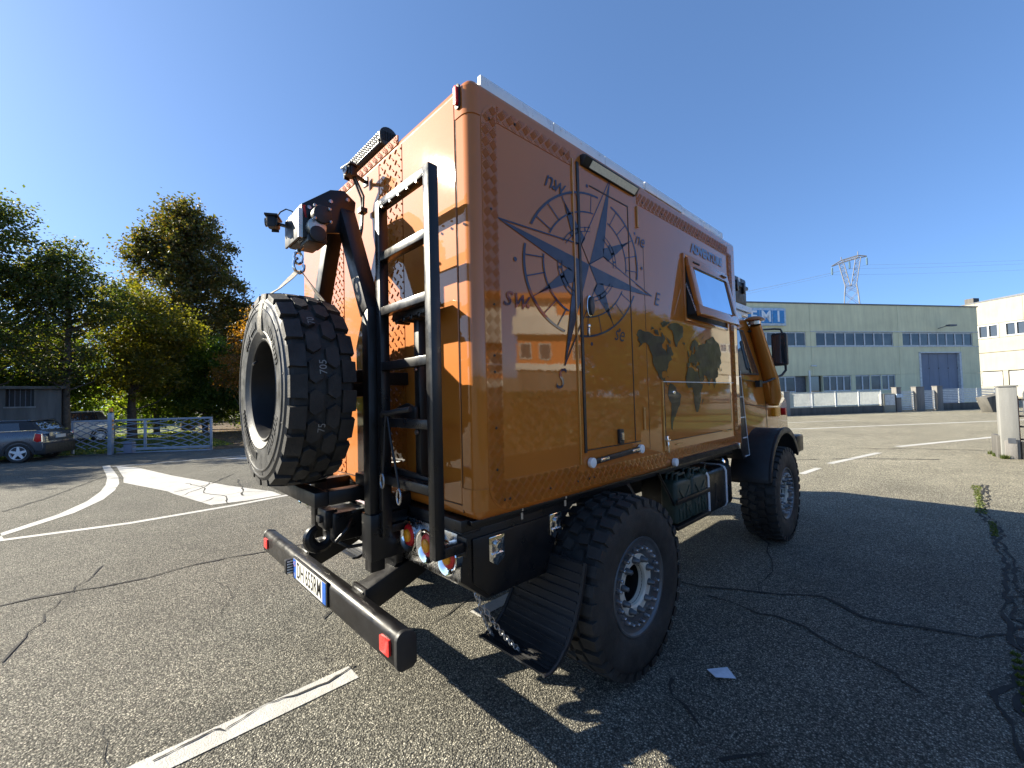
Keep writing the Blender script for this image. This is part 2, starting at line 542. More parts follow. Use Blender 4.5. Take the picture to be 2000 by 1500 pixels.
# ------------------------------------------------------------------ ground and markings
def sheet(name, poly, z, m, **kw):
    b = MB()
    b.flat(poly, lambda u, v: (u, v, z))
    return tag(b.build(name, m, smooth=0), kind='structure')

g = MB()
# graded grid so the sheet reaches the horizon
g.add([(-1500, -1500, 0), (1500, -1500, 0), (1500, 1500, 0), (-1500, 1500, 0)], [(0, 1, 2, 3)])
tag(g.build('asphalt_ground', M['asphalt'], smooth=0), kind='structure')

def ribbon(pts, w, z):
    """flat strip along a polyline"""
    b = MB()
    P = [Vector((p[0], p[1], 0)) for p in pts]
    ws = w if isinstance(w, (list, tuple)) else [w] * len(P)
    L = []
    for i, p in enumerate(P):
        d = (P[min(i + 1, len(P) - 1)] - P[max(i - 1, 0)]).normalized()
        n = Vector((-d.y, d.x, 0)) * ws[i] / 2
        L.append((p + n, p - n))
    vs = []
    for a, c in L: vs += [(a.x, a.y, z), (c.x, c.y, z)]
    b.add(vs, [(2 * i, 2 * i + 1, 2 * i + 3, 2 * i + 2) for i in range(len(P) - 1)])
    return b

def line(pts, w, z=.004, name='painted_line'):
    return tag(ribbon(pts, w, z).build(name, M['line'], smooth=0), kind='structure')

def crack(pts, w=.012, z=.006, jit=.05, sub=7):
    out = []
    for i in range(len(pts) - 1):
        a = Vector(pts[i]); c = Vector(pts[i + 1])
        L = (c - a).length
        n = max(2, int(L * sub))
        for k in range(n):
            q = a.lerp(c, k / n)
            out.append((q.x + random.gauss(0, jit * .35), q.y + random.gauss(0, jit * .35)))
    out.append(tuple(pts[-1]))
    ws = [w * 1.9 * random.uniform(.25, 1.4) for _ in out]
    return tag(ribbon(out, ws, z).build('ground_crack', M['crack'], smooth=0), kind='structure')

line([(.048, -2.6), (.048, -1.1), (.053, -.11)], .155)
line([(.055, .86), (.04, 1.36)], .13)
line([(.10, 2.9), (.15, 3.6), (.21, 4.35)], .13)
line([(.50, 8.95), (.60, 9.95)], .12)
line([(.66, 10.75), (.95, 12.1), (1.26, 13.5)], .14)
line([(1.50, 15.3), (2.6, 17.8), (3.75, 20.4)], .2)
line([(-14, 12.9), (-8, 17.0), (-2.1, 20.9), (4.2, 29.8), (9, 37)], .26)
line([(-6, 21.5), (-1.2, 28.2)], .18)
# left: long edge line, curved arrow lane line, filled chevron
line([(-6.6, -2.40), (-5.97, -2.26), (-5.7, -1.0), (-5.75, .3), (-5.87, 1.1), (-5.9, 1.6), (-6.0, 4), (-6.2, 7)], .13)
line([(-6.3, -2.32), (-7.3, -1.72), (-8.3, -1.40), (-9.3, -1.24), (-10.3, -1.16), (-11.5, -1.15), (-12.6, -1.19), (-13.6, -1.24), (-14.6, -1.28)], [.14, .20, .22, .22, .22, .2, .18, .17, .16])
sheet('painted_chevron', [(-14.34, -1.07), (-11.3, -.96), (-10.34, -.98), (-8.22, -.37), (-7.8, -.31), (-6.10, .03), (-5.97, .55), (-5.98, 1.10), (-6.49, 1.07), (-7.87, .61), (-10.64, -.1), (-13.17, -.62)], .0045, M['line'])
crack([(-5.95, .25), (-6.7, .35), (-7.4, .12), (-8.2, .2), (-9.0, .0)], .013, .007)
crack([(-6.6, .98), (-6.9, .6), (-6.75, .2), (-6.4, -.1)], .013, .007)
crack([(-7.4, -.25), (-8.2, .25), (-8.8, .42)], .013, .007)
crack([(-9.8, -.95), (-9.6, -1.2), (-9.2, -1.5)], .013, .007)
line([(-14.2, -1.15), (-14.0, -.2), (-13.9, .6), (-13.8, 1.25), (-13.6, 2.3), (-13.2, 4.5)], .12)
sheet('painted_chevron', [(-13.4, 1.3), (-12.2, 2.05), (-11.4, 2.7), (-13.1, 2.6)], .0045, M['line'])

crack([(.96, 2.49), (1.23, 2.58), (1.51, 2.73), (1.89, 3.0), (2.17, 2.82), (2.39, 2.87), (2.74, 3.02), (2.9, 3.19)], .014)
crack([(1.23, 2.4), (1.64, 2.40), (1.87, 2.39), (2.14, 2.22), (2.39, 2.17), (2.53, 2.03)], .010)
crack([(1.51, 2.73), (1.45, 3.3), (1.2, 4.1), (.8, 5.0)], .006)
crack([(-3.1, -2.4), (-3.06, -1.85), (-3.05, -1.57), (-2.88, -1.12), (-2.92, -.56), (-2.82, .09), (-2.7, .8), (-2.6, 1.6)], .019)
crack([(-1.80, -1.75), (-2.54, -1.6), (-3.69, -1.27)], .009)
crack([(.02, -1.07), (-.01, -.82), (.05, -.79), (-.03, -.58), (.03, -.38), (.04, -.27), (-.01, -.08)], .008, .008, .02, 25)
crack([(-.77, -.03), (-.95, .27), (-1.2, .45), (-1.3, 1.0)], .007)
crack([(-.08, .58), (-.15, .9), (-.19, 1.25)], .007)
crack([(-8.4, -2.5), (-9.3, -2.1), (-10.6, -1.7), (-12, -1.3)], .03)
crack([(-8.0, -.3), (-8.5, .4), (-9.6, 1.0)], .02)
for _ in range(9):
    x, y = random.uniform(-5.5, 2.6), random.uniform(-1.9, 6.5); a = random.uniform(0, 6.28); pts = [(x, y)]
    for k in range(random.randint(3, 7)):
        a += random.gauss(0, .45); x += .22 * math.cos(a); y += .22 * math.sin(a); pts.append((x, y))
    crack(pts, .0024, .0065, .03, 16)
crack([(1.75, .95), (1.55, 1.05), (1.50, 1.2)], .010)
crack([(1.9, .8), (2.05, 1.0)], .008)
crack([(-.5, 10.5), (1.0, 12.0), (2.4, 12.8)], .03)
crack([(.5, 14), (2.0, 15.0), (3.2, 15.4)], .03)
crack([(-6.5, .6), (-7.5, .75), (-8.6, .9)], .018)
# crumbling edge along the right hand side
edge = [(2.95, 9.6), (2.9, 7.9), (2.86, 7.2), (2.95, 6.4), (2.93, 5.6), (2.97, 4.9), (2.93, 4.2), (2.90, 3.7), (2.87, 3.15), (2.95, 2.85), (2.80, 2.3), (2.83, 2.0), (2.88, 1.78), (2.95, 1.5), (3.0, .9)]
crack([(p[0] + .02, p[1]) for p in edge], .015, .0065, .04, 12)
crack([(p[0] + .07, p[1]) for p in edge], .013, .0055, .07, 11)
crack([(p[0] + .12, p[1]) for p in edge[5:]], .009, .0045, .08, 10)
crack([(3.0, 3.9), (3.3, 3.85), (3.8, 3.9)], .016)
crack([(2.95, 2.85), (3.3, 2.8), (3.9, 2.9)], .014)

# grass tufts in the edge crack and by the pillar: one uncountable mass
def tufts(name, spots, n, h, m):
    b = MB()
    for (x, y, r) in spots:
        for _ in range(n):
            a = random.uniform(0, 2 * math.pi); q = r * math.sqrt(random.random())
            px, py = x + q * math.cos(a), y + q * math.sin(a)
            t = random.uniform(0, 2 * math.pi); hh = h * random.uniform(.4, 1.2); w = .006 + .006 * random.random()
            lx, ly = math.cos(t) * hh * random.uniform(.1, .7), math.sin(t) * hh * random.uniform(.1, .7)
            b.add([(px - w * math.sin(t), py + w * math.cos(t), 0), (px + w * math.sin(t), py - w * math.cos(t), 0), (px + lx, py + ly, hh)], [(0, 1, 2)])
    return tag(b.build(name, m, smooth=0), kind='stuff')
tufts('grass_tufts', [(2.90, 7.2 + .13 * k, .03 + .05 * random.random()) for k in range(18)] + [(2.97, 6.0 + .1 * k, .03) for k in range(8)] + [(2.92, 2.9 - .1 * k, .02) for k in range(10)], 34, .022, M['grassblade'])
tufts('grass_tufts', [(3.38, 14.2, .12), (3.33, 14.6, .12), (3.45, 13.75, .07)], 200, .10, M['grassblade'])

# ------------------------------------------------------------------ the truck
W2, LEN, ZB, ZT = 1.194, 3.518, 1.116, 3.251
truck = empty('expedition_truck', (0, 0, 0), 0, 'bronze expedition camper truck with compass artwork on its box and black ladder at the back', 'truck')

# box body with rounded edges
b = MB(); b.box(-W2, W2, 0, LEN, ZB, ZT)
body = b.build('living_box', M['paint'], truck, bevel=.055, seg=5, smooth=50)

XS = W2 + .0015      # outer plane of flush side trim
XD = W2 + .0045      # decals
XG = W2 + .0060      # gap strips over decals
def sidebox(b, y0, y1, z0, z1, x1, x0=W2 - .01): return b.box(x0, x1, y0, y1, z0, z1)
def rearbox(b, x0, x1, z0, z1, dy, back=.01): return b.box(x0, x1, -dy, back, z0, z1)

# corner caps on the right rear edge (raised moulded pieces)
def corner_cap(z0, z1, name):
    b = MB(); e = .004
    prof = [(1.085, -e), (W2 - .055, -e)] + [(W2 - .055 + (.055 + e) * math.sin(R_(a)), .055 - (.055 + e) * math.cos(R_(a))) for a in (0, 18, 36, 54, 72, 90)][1:] + [(W2 + e, .068), (W2 - .02, .068), (W2 - .02, .02), (1.085, .02)]
    b.prism(prof, lambda u, v, w: (u, v, w), z0, z1)
    return b.build(name, M['paint'], truck, smooth=30)
corner_cap(ZB + .05, 1.268, 'corner_cap')
corner_cap(3.065, ZT - .05, 'corner_cap')

# rear wall panels
for (x0, x1, z0, z1) in ((.575, 1.083, 1.19, 3.185), (-.27, .285, 1.19, 3.185), (-1.13, -.575, 1.19, 3.185)):
    b = MB(); rearbox(b, x0, x1, z0, z1, .006)
    b.build('rear_panel', M['paint'], truck, bevel=.003, seg=1)
for (x0, x1, z0, z1) in ((.570, .574, 1.15, 3.2), (-.575, -.571, 1.15, 3.2), (1.0845, 1.0875, 1.15, 3.2), (-.575, 1.085, 3.187, 3.195), (-1.13, 1.085, 1.183, 1.188)):
    b = MB(); rearbox(b, x0, x1, z0, z1, .0015)
    b.build('panel_seam', M['seam'], truck, smooth=0)

# five-bar tread plate, real raised bars
def tread(b, u0, u1, v0, v1, fn, inside=lambda u, v: True, a=.041, bl=.036, bw=.0052, h=.0042, nb=5, gap=.0076, along_u=True):
    """diamond lattice of five-bar groups; rows alternate their slant"""
    dr, dc = a * .7071, a * 1.4142
    nv = max(1, int(round((v1 - v0) / dr))); sv = (v1 - v0) / nv
    nu = max(1, int(round((u1 - u0) / dc))); su = (u1 - u0) / nu
    m0 = .003
    for j in range(nv):
        for i in range(-1, nu + 1):
            cu, cv = u0 + (i + (.5 if j % 2 else 1.0)) * su, v0 + (j + .5) * sv
            s = 1 if j % 2 == 0 else -1
            du, dv = .7071, .7071 * s
            for k in range(nb):
                o = (k - (nb - 1) / 2) * gap
                pu, pv = cu - dv * o, cv + du * o
                t0, t1 = -bl / 2, bl / 2
                for p, d, lo, hi in ((pu, du, u0 + m0, u1 - m0), (pv, dv, v0 + m0, v1 - m0)):
                    x, c = (lo - p) / d, (hi - p) / d
                    if x > c: x, c = c, x
                    t0, t1 = max(t0, x), min(t1, c)
                if t1 - t0 < .008: continue
                q4 = [(pu + du * e - dv * f * bw / 2, pv + dv * e + du * f * bw / 2) for e, f in ((t0, -1), (t1, -1), (t1, 1), (t0, 1))]
                if not all(inside(*q) for q in q4): continue
                tm, q_ = (t0 + t1) / 2, .8
                t = [(pu + du * (tm + (e - tm) * q_) - dv * f * bw * .25, pv + dv * (tm + (e - tm) * q_) + du * f * bw * .25) for e, f in ((t0, -1), (t1, -1), (t1, 1), (t0, 1))]
                b.add([fn(q[0], q[1], 0) for q in q4] + [fn(q[0], q[1], h) for q in t], [(4, 5, 6, 7), (0, 1, 5, 4), (1, 2, 6, 5), (2, 3, 7, 6), (3, 0, 4, 7)])

def tread_part(name, poly, fn, base, box, inside=lambda u, v: True, **kw):
    b = MB()
    b.prism(poly, fn, -.005, base)
    tread(b, *box, lambda u, v, h: fn(u, v, base + h), inside, **kw)
    o = b.build(name, M['paint'], truck, smooth=20)
    return o
side = lambda u, v, w: (W2 + w, u, v)
rear = lambda u, v, w: (u, -w, v)
RC = .13
lc = arc(.07 + RC, 3.165 - RC, RC, 180, 102.4, 8)
lcb = arc(.07 + RC, 1.15 + RC, RC, 257.6, 180, 8)
ins_t = lambda u, v: not (u < .07 + RC and v > 3.165 - RC and math.hypot(u - .07 - RC, v - 3.165 + RC) > RC - .004)
ins_b = lambda u, v: not (u < .07 + RC and v < 1.15 + RC and math.hypot(u - .07 - RC, v - 1.15 - RC) > RC - .004)
tread_part('tread_plate', [(.07, 1.86)] + lc + [(.172, 1.86)], side, .003, (.07, .172, 1.86, 3.165), ins_t)
tread_part('tread_plate', lcb + [(.07, 1.857), (.172, 1.857)], side, .003, (.07, .172, 1.15, 1.857), ins_b)
tread_part('tread_plate', rrect(.175, .768, 3.075, 3.165, .002, 1), side, .003, (.175, .768, 3.075, 3.165))
tread_part('tread_plate', rrect(.175, .757, 1.15, 1.293, .002, 1), side, .003, (.175, .757, 1.15, 1.293))
tread_part('tread_plate', rrect(.762, 1.82, 1.155, 1.255, .002, 1), side, .003, (.762, 1.82, 1.155, 1.255))
tread_part('tread_plate', rrect(1.825, 3.27, 1.185, 1.262, .002, 1), side, .003, (1.825, 3.27, 1.185, 1.262))
tread_part('tread_plate', rrect(1.525, 3.275, 3.07, 3.165, .002, 1), side, .003, (1.525, 3.275, 3.07, 3.165))
tread_part('tread_plate', [(3.28, 1.26), (3.375, 1.26)] + arc(3.375 - RC, 3.165 - RC, RC, 0, 90, 8) [:6] + [(3.28, 3.16)], side, .003, (3.28, 3.375, 1.26, 3.1))
tread_part('rear_tread_plate', rrect(.29, .565, 1.19, 3.185, .002, 1), rear, .004, (.29, .565, 1.19, 3.185), a=.046, bl=.030, bw=.009, h=.006, nb=1)
tread_part('rear_tread_plate', rrect(-.565, -.29, 1.19, 3.185, .002, 1), rear, .004, (-.565, -.29, 1.19, 3.185), a=.046, bl=.030, bw=.009, h=.006, nb=1)
tread_part('rear_tread_plate', rrect(-.72, .52, 3.205, 3.262, .002, 1), rear, .004, (-.72, .52, 3.205, 3.262), a=.05, bl=.03, bw=.008, h=.004, nb=3, gap=.012)
# screws in the tread strips
scr = MB()
for (y, z) in [(.12, 3.07), (.12, 2.62), (.125, 2.15), (.12, 1.9), (.12, 1.82), (.12, 1.55), (.12, 1.35), (.165, 1.2), (.2, 1.2), (.5, 1.2), (.74, 1.2), (.85, 1.2), (.9, 1.2), (.3, 3.12), (.7, 3.12), (1.6, 3.1), (1.9, 3.1), (2.3, 3.1), (2.55, 3.1), (2.8, 3.1), (3.05, 3.1), (3.32, 2.9), (3.33, 2.4), (3.33, 1.9), (3.33, 1.5)]:
    scr.lathe([(.0001, .0075), (.005, .0065), (.0075, .003), (.0075, 0)], (W2 + .003, y, z), (1, 0, 0), 8)
tag(scr.build('trim_screws', M['seam'], truck), kind='stuff')

# door
door = MB(); sidebox(door, .842, 1.470, 1.372, 3.112, W2 + .003)
door = door.build('entry_door', M['paint'], truck, bevel=.002, seg=1)
b = MB(); sidebox(b, .818, .840, 1.355, 3.118, XG + .0005, W2 - .005); b.build('door_gap', M['ink'], truck, smooth=0)
b = MB(); sidebox(b, .771, .779, 1.293, 3.12, XG + .0035, W2 - .005); b.build('door_frame_edge', M['copper'], truck, smooth=0)
b = MB()
sidebox(b, .947, 1.397, 3.006, 3.014, XG); sidebox(b, 1.389, 1.397, 1.372, 3.006, XG)
b.build('panel_groove', M['seam'], door, smooth=0)
b = MB(); sidebox(b, .842, 1.47, 1.364, 1.371, W2 + .001); b.build('panel_groove', M['seam'], door, smooth=0)
# handle: oval dish and black grip
b = MB(); b.prism([(.902 + .028 * math.cos(t), 2.243 + .066 * math.sin(t)) for t in np.linspace(0, 2 * math.pi, 24, endpoint=False)], side, .004, .014)
b.build('handle_surround', M['chrome'], door, bevel=.003)
b = MB(); b.prism([(.906 + .022 * math.cos(t), 2.243 + .058 * math.sin(t)) for t in np.linspace(0, 2 * math.pi, 24, endpoint=False)], side, .010, .030)
b.build('handle', M['plastic'], door, bevel=.006)
b = MB(); sidebox(b, .886, .897, 2.06, 2.125, W2 + .012); b.cyl((W2, .8915, 2.12), (W2 + .014, .8915, 2.12), .012, seg=14)
b.build('lock', M['steel'], door, bevel=.002)
# hinges
for z0, z1 in ((2.90, 3.05), (1.45, 1.60)):
    b = MB(); b.cyl((W2 + .006, 1.52, z0), (W2 + .006, 1.52, z1), .008, seg=10); b.cyl((W2 + .006, 1.52, z0 - .006), (W2 + .006, 1.52, z0), .01, seg=10)
    b.build('hinge', M['copper'], truck)
b = MB(); sidebox(b, 1.595, 1.599, 1.30, 2.80, W2 + .0012); b.build('panel_seam', M['seam'], truck, smooth=0)
# strip light over the door
lamp = MB(); lamp.prism([(W2, 3.176), (W2 + .022, 3.176), (W2 + .050, 3.160), (W2 + .052, 3.152), (W2 + .014, 3.112), (W2, 3.112)], lambda u, v, w: (u, w, v), .862, 1.492)
lamp = lamp.build('door_light', M['plastic'], truck, bevel=.003)
b = MB(); b.prism([(W2 + .049, 3.147), (W2 + .052, 3.144), (W2 + .0215, 3.1115), (W2 + .0185, 3.1145)], lambda u, v, w: (u, w, v), .93, 1.466); b.build('lens', M['led'], lamp)
# latch on the door
b = MB(); b.prism(rrect(1.172, 1.222, 1.376, 1.470, .006), side, .003, .022); latch = b.build('paddle_latch', M['plastic'], truck, bevel=.004)
b = MB(); b.prism(rrect(1.186, 1.210, 1.400, 1.448, .004), side, .02, .030); b.build('latch_face', M['steel'], latch, bevel=.002)
# folding stay below the door
b = MB(); b.beam((W2 + .014, .872, 1.293), (W2 + .014, 1.435, 1.318), .014, .032); stay = b.build('folding_bar', M['plastic'], truck, bevel=.003)
for y, z in ((.868, 1.293), (1.440, 1.318)):
    b = MB(); b.cyl((W2 + .004, y, z), (W2 + .03, y, z), .03, seg=20); b.build('end_disc', M['white'], stay, bevel=.003)
for y, z in ((.99, 1.300), (1.36, 1.316)):
    b = MB(); b.beam((W2 + .024, y - .045, z - .002), (W2 + .024, y + .045, z + .002), .012, .02); b.build('catch', M['steel'], stay, bevel=.003)
# ribbed rail under the hatch
b = MB(); b.box(W2 - .01, W2 + .028, 1.95, 3.30, 1.139, 1.178)
for k in range(90):
    y = 1.98 + k * .0145
    b.box(W2 + .026, W2 + .033, y, y + .007, 1.143, 1.174)
rail = b.build('ribbed_rail', M['plastic'], truck, smooth=20)
b = MB(); b.cyl((W2 + .004, 1.94, 1.165), (W2 + .034, 1.94, 1.165), .031, seg=20); b.build('end_disc', M['white'], rail, bevel=.003)
b = MB(); b.box(W2, W2 + .038, 3.295, 3.325, 1.13, 1.19); b.build('end_bracket', M['steel'], rail, bevel=.004)
# lower hatch
hatch = MB(); sidebox(hatch, 1.845, 3.205, 1.335, 1.782, W2 + .0022)
hatch = hatch.build('storage_hatch', M['paint'], truck, bevel=.0015, seg=1)
b = MB(); sidebox(b, 1.81, 3.29, 1.7845, 1.790, W2 + .007); b.build('hatch_top_trim', M['alu'], truck, smooth=0)
b = MB(); sidebox(b, 1.80, 1.818, 1.262, 1.788, W2 + .009); b.build('hatch_edge_rod', M['copper'], truck)
b = MB(); sidebox(b, 1.836, 1.845, 1.325, 1.782, W2 + .0025); sidebox(b, 3.205, 3.213, 1.40, 1.70, W2 + .002); sidebox(b, 1.845, 3.205, 1.329, 1.335, W2 + .002)
b.build('hatch_gap', M['seam'], truck, smooth=0)
b = MB(); sidebox(b, 2.0, 2.12, 1.292, 1.298, W2 + .009); sidebox(b, 2.95, 3.08, 1.33, 1.336, W2 + .009); b.build('finger_pull', M['copper'], truck)
b = MB(); b.box(W2, W2 + .022, 1.828, 1.846, 1.30, 1.375); b.box(W2, W2 + .03, 1.82, 1.855, 1.335, 1.352); b.cyl((W2 + .02, 1.838, 1.25), (W2 + .02, 1.838, 1.33), .007, seg=8)
b.build('hasp', M['chrome'], truck, bevel=.003)
b = MB(); b.box(W2, W2 + .02, 1.955, 1.985, 1.69, 1.715); b.build('hatch_button', M['chrome'], truck, bevel=.004)

# side window, top hung and pushed open
win = MB()
for (y0, y1, z0, z1) in ((2.235, 2.262, 2.30, 2.87), (3.165, 3.19, 2.30, 2.87), (2.262, 3.165, 2.845, 2.87), (2.262, 3.165, 2.30, 2.325)):
    sidebox(win, y0, y1, z0, z1, W2 + .016)
win = win.build('side_window', M['paint'], truck, bevel=.003)
b = MB(); sidebox(b, 2.262, 3.165, 2.325, 2.845, W2 + .003); b.build('window_opening', M['ink'], win, smooth=0)
hx, hz, bx, bz = W2 + .022, 2.838, W2 + .118, 2.335
ud = Vector((bx - hx, 0, bz - hz)); sl = ud.length; ud.normalize()
nd = Vector((0, 1, 0)).cross(ud) * -1
if nd.x < 0: nd = -nd
def sash(u, v, w):      # u along y, v distance down from hinge
    p = Vector((hx, u, hz)) + ud * v + nd * w
    return tuple(p)
b = MB(); y0, y1 = 2.268, 3.160; fr = .085
for poly in ([(y0, 0), (y1, 0), (y1, fr), (y0, fr)], [(y0, sl - fr), (y1, sl - fr), (y1, sl), (y0, sl)], [(y0, fr), (y0 + fr, fr), (y0 + fr, sl - fr), (y0, sl - fr)], [(y1 - fr, fr), (y1, fr), (y1, sl - fr), (y1 - fr, sl - fr)]):
    b.prism(poly, sash, -.022, .012)
b.build('sash', M['paint'], win, bevel=.003)
b = MB(); b.prism([(y0 + fr - .004, fr - .004), (y1 - fr + .004, fr - .004), (y1 - fr + .004, sl - fr + .004), (y0 + fr - .004, sl - fr + .004)], sash, -.006, .004)
b.build('pane', M['camper_glass'], win, smooth=0)
b = MB()
for rect in ((y0 + fr, y1 - fr, fr - .006, fr), (y1 - fr, y1 - fr + .006, fr, sl - fr)):
    b.prism([(rect[0], rect[2]), (rect[1], rect[2]), (rect[1], rect[3]), (rect[0], rect[3])], sash, .0105, .0145)
b.build('pane_gasket', M['plastic'], win, smooth=0)
b = MB()
for y in (2.36, 2.98):
    b.prism([(y, .03), (y + .12, .03), (y + .12, .042), (y, .042)], sash, .011, .020)
b.build('sash_hinge', M['seam'], win, smooth=0)
b = MB(); b.prism([(2.275, .02), (2.30, .02), (2.30, sl - .02), (2.275, sl - .02)], lambda u, v, w: tuple(Vector(sash(u, v, -.02)) * (1 - w) + Vector((W2 + .004, u, sash(u, v, 0)[2] + .0)) * w), 0, .96)
b.build('window_bellows', M['plastic'], win, smooth=0)
b = MB(); b.tube([(W2 + .012, 2.272, 2.62), (W2 + .05, 2.270, 2.50), (W2 + .088, 2.272, 2.37)], .007, 6); b.build('window_stay', M['steel'], win)

# ---- printed vinyl on the side wall: flat print
c0 = (.921, 2.506); NA = (.262, .625); EA = (.758, -.082)
def cp(e, n): return (c0[0] + EA[0] * e + NA[0] * n, c0[1] + EA[1] * e + NA[1] * n)
def pol(r, a): return cp(r * math.sin(R_(a)), r * math.cos(R_(a)))
dfl = lambda u, v: (XD, u, v)
b = MB()
def ring(r, w, skip=()):
    n = 96
    for k in range(n):
        a0, a1 = 360 * k / n, 360 * (k + 1) / n
        am = (a0 + a1) / 2
        if any(min(abs(am - s), 360 - abs(am - s)) < h for s, h in skip): continue
        b.flat([pol(r - w / 2, a0), pol(r + w / 2, a0), pol(r + w / 2, a1), pol(r - w / 2, a1)], dfl)
def bar(a, r0, r1, w):
    p0, p1 = Vector(pol(r0, a)), Vector(pol(r1, a)); d = (p1 - p0).normalized(); n = Vector((-d.y, d.x)) * w / 2
    b.flat([tuple(p0 + n), tuple(p1 + n), tuple(p1 - n), tuple(p0 - n)], dfl)
def seg2(p, q, w):
    p0, p1 = Vector(p), Vector(q); d = (p1 - p0).normalized(); n = Vector((-d.y, d.x)) * w / 2
    b.flat([tuple(p0 + n), tuple(p1 + n), tuple(p1 - n), tuple(p0 - n)], dfl)
sk = [(0, 7), (90, 7), (180, 7), (270, 7)]
ring(.72, .022, [(s, 6.5) for s, h in sk]); ring(.53, .016, [(s, 9.5) for s, h in sk])
ring(.375, .010, [(s, 15) for s, h in sk]); ring(.335, .010, [(s, 16) for s, h in sk])
for k in range(24):
    a = k * 15
    if a % 90: bar(a, .53, .71, .007)
    if a % 90 not in (0, 15, 75): bar(a + 4, .335, .375, .014)
tips = {0: 1.02, 90: 1.02, 180: 1.02, 270: 1.0}
for a in (0, 90, 180, 270):
    L = tips[a]; ins = .215
    ti = pol(L, a); lft = pol(ins, a - 45); rgt = pol(ins, a + 45)
    b.flat([c0, ti, rgt] if a in (0, 180) else [c0, ti, lft if a == 270 else rgt], dfl)
    o = lft if a in (0, 180) else (rgt if a == 270 else lft)
    seg2(o, ti, .008); seg2(o, c0, .006)
    # short point
    a2 = a + 45
    t2 = pol(.66, a2); i0 = pol(.215, a2); w0 = pol(.26, a2 - 17); w1 = pol(.26, a2 + 17)
    b.flat([i0, w0, t2, w1], dfl)
for k in range(48):
    if k % 2 == 0 and (k * 7.5) % 90 not in (0,) :
        if (k // 2) % 2: continue
        q = pol(.80, k * 7.5 + 11)
        b.flat([(q[0] + .012 * math.cos(t), q[1] + .012 * math.sin(t)) for t in np.linspace(0, 2 * math.pi, 10, endpoint=False)], dfl)
b.build('compass_print', M['decal'], truck, smooth=0)
MS = lambda y, z, rot=0: frame((XD, y, z), (0, math.cos(rot), math.sin(rot)), (0, -math.sin(rot), math.cos(rot)))
for s, y, z, sz in (('nw', .605, 2.915, .15), ('sw', .272, 2.205, .17), ('se', 1.23, 2.10, .15), ('ne', 1.545, 2.81, .14), ('E', 1.765, 2.41, .15), ('S', .602, 1.79, .17)):
    text_obj('compass_letter', s, sz, MS(y, z, -.06), M['decal'], truck, shear=.36, bold=0.0, sx=.95)
text_obj('side_lettering', 'ADVENTURE', .108, MS(2.77, 2.958, .01), M['decal2'], truck, bold=.006, shear=.05, sx=1.14)
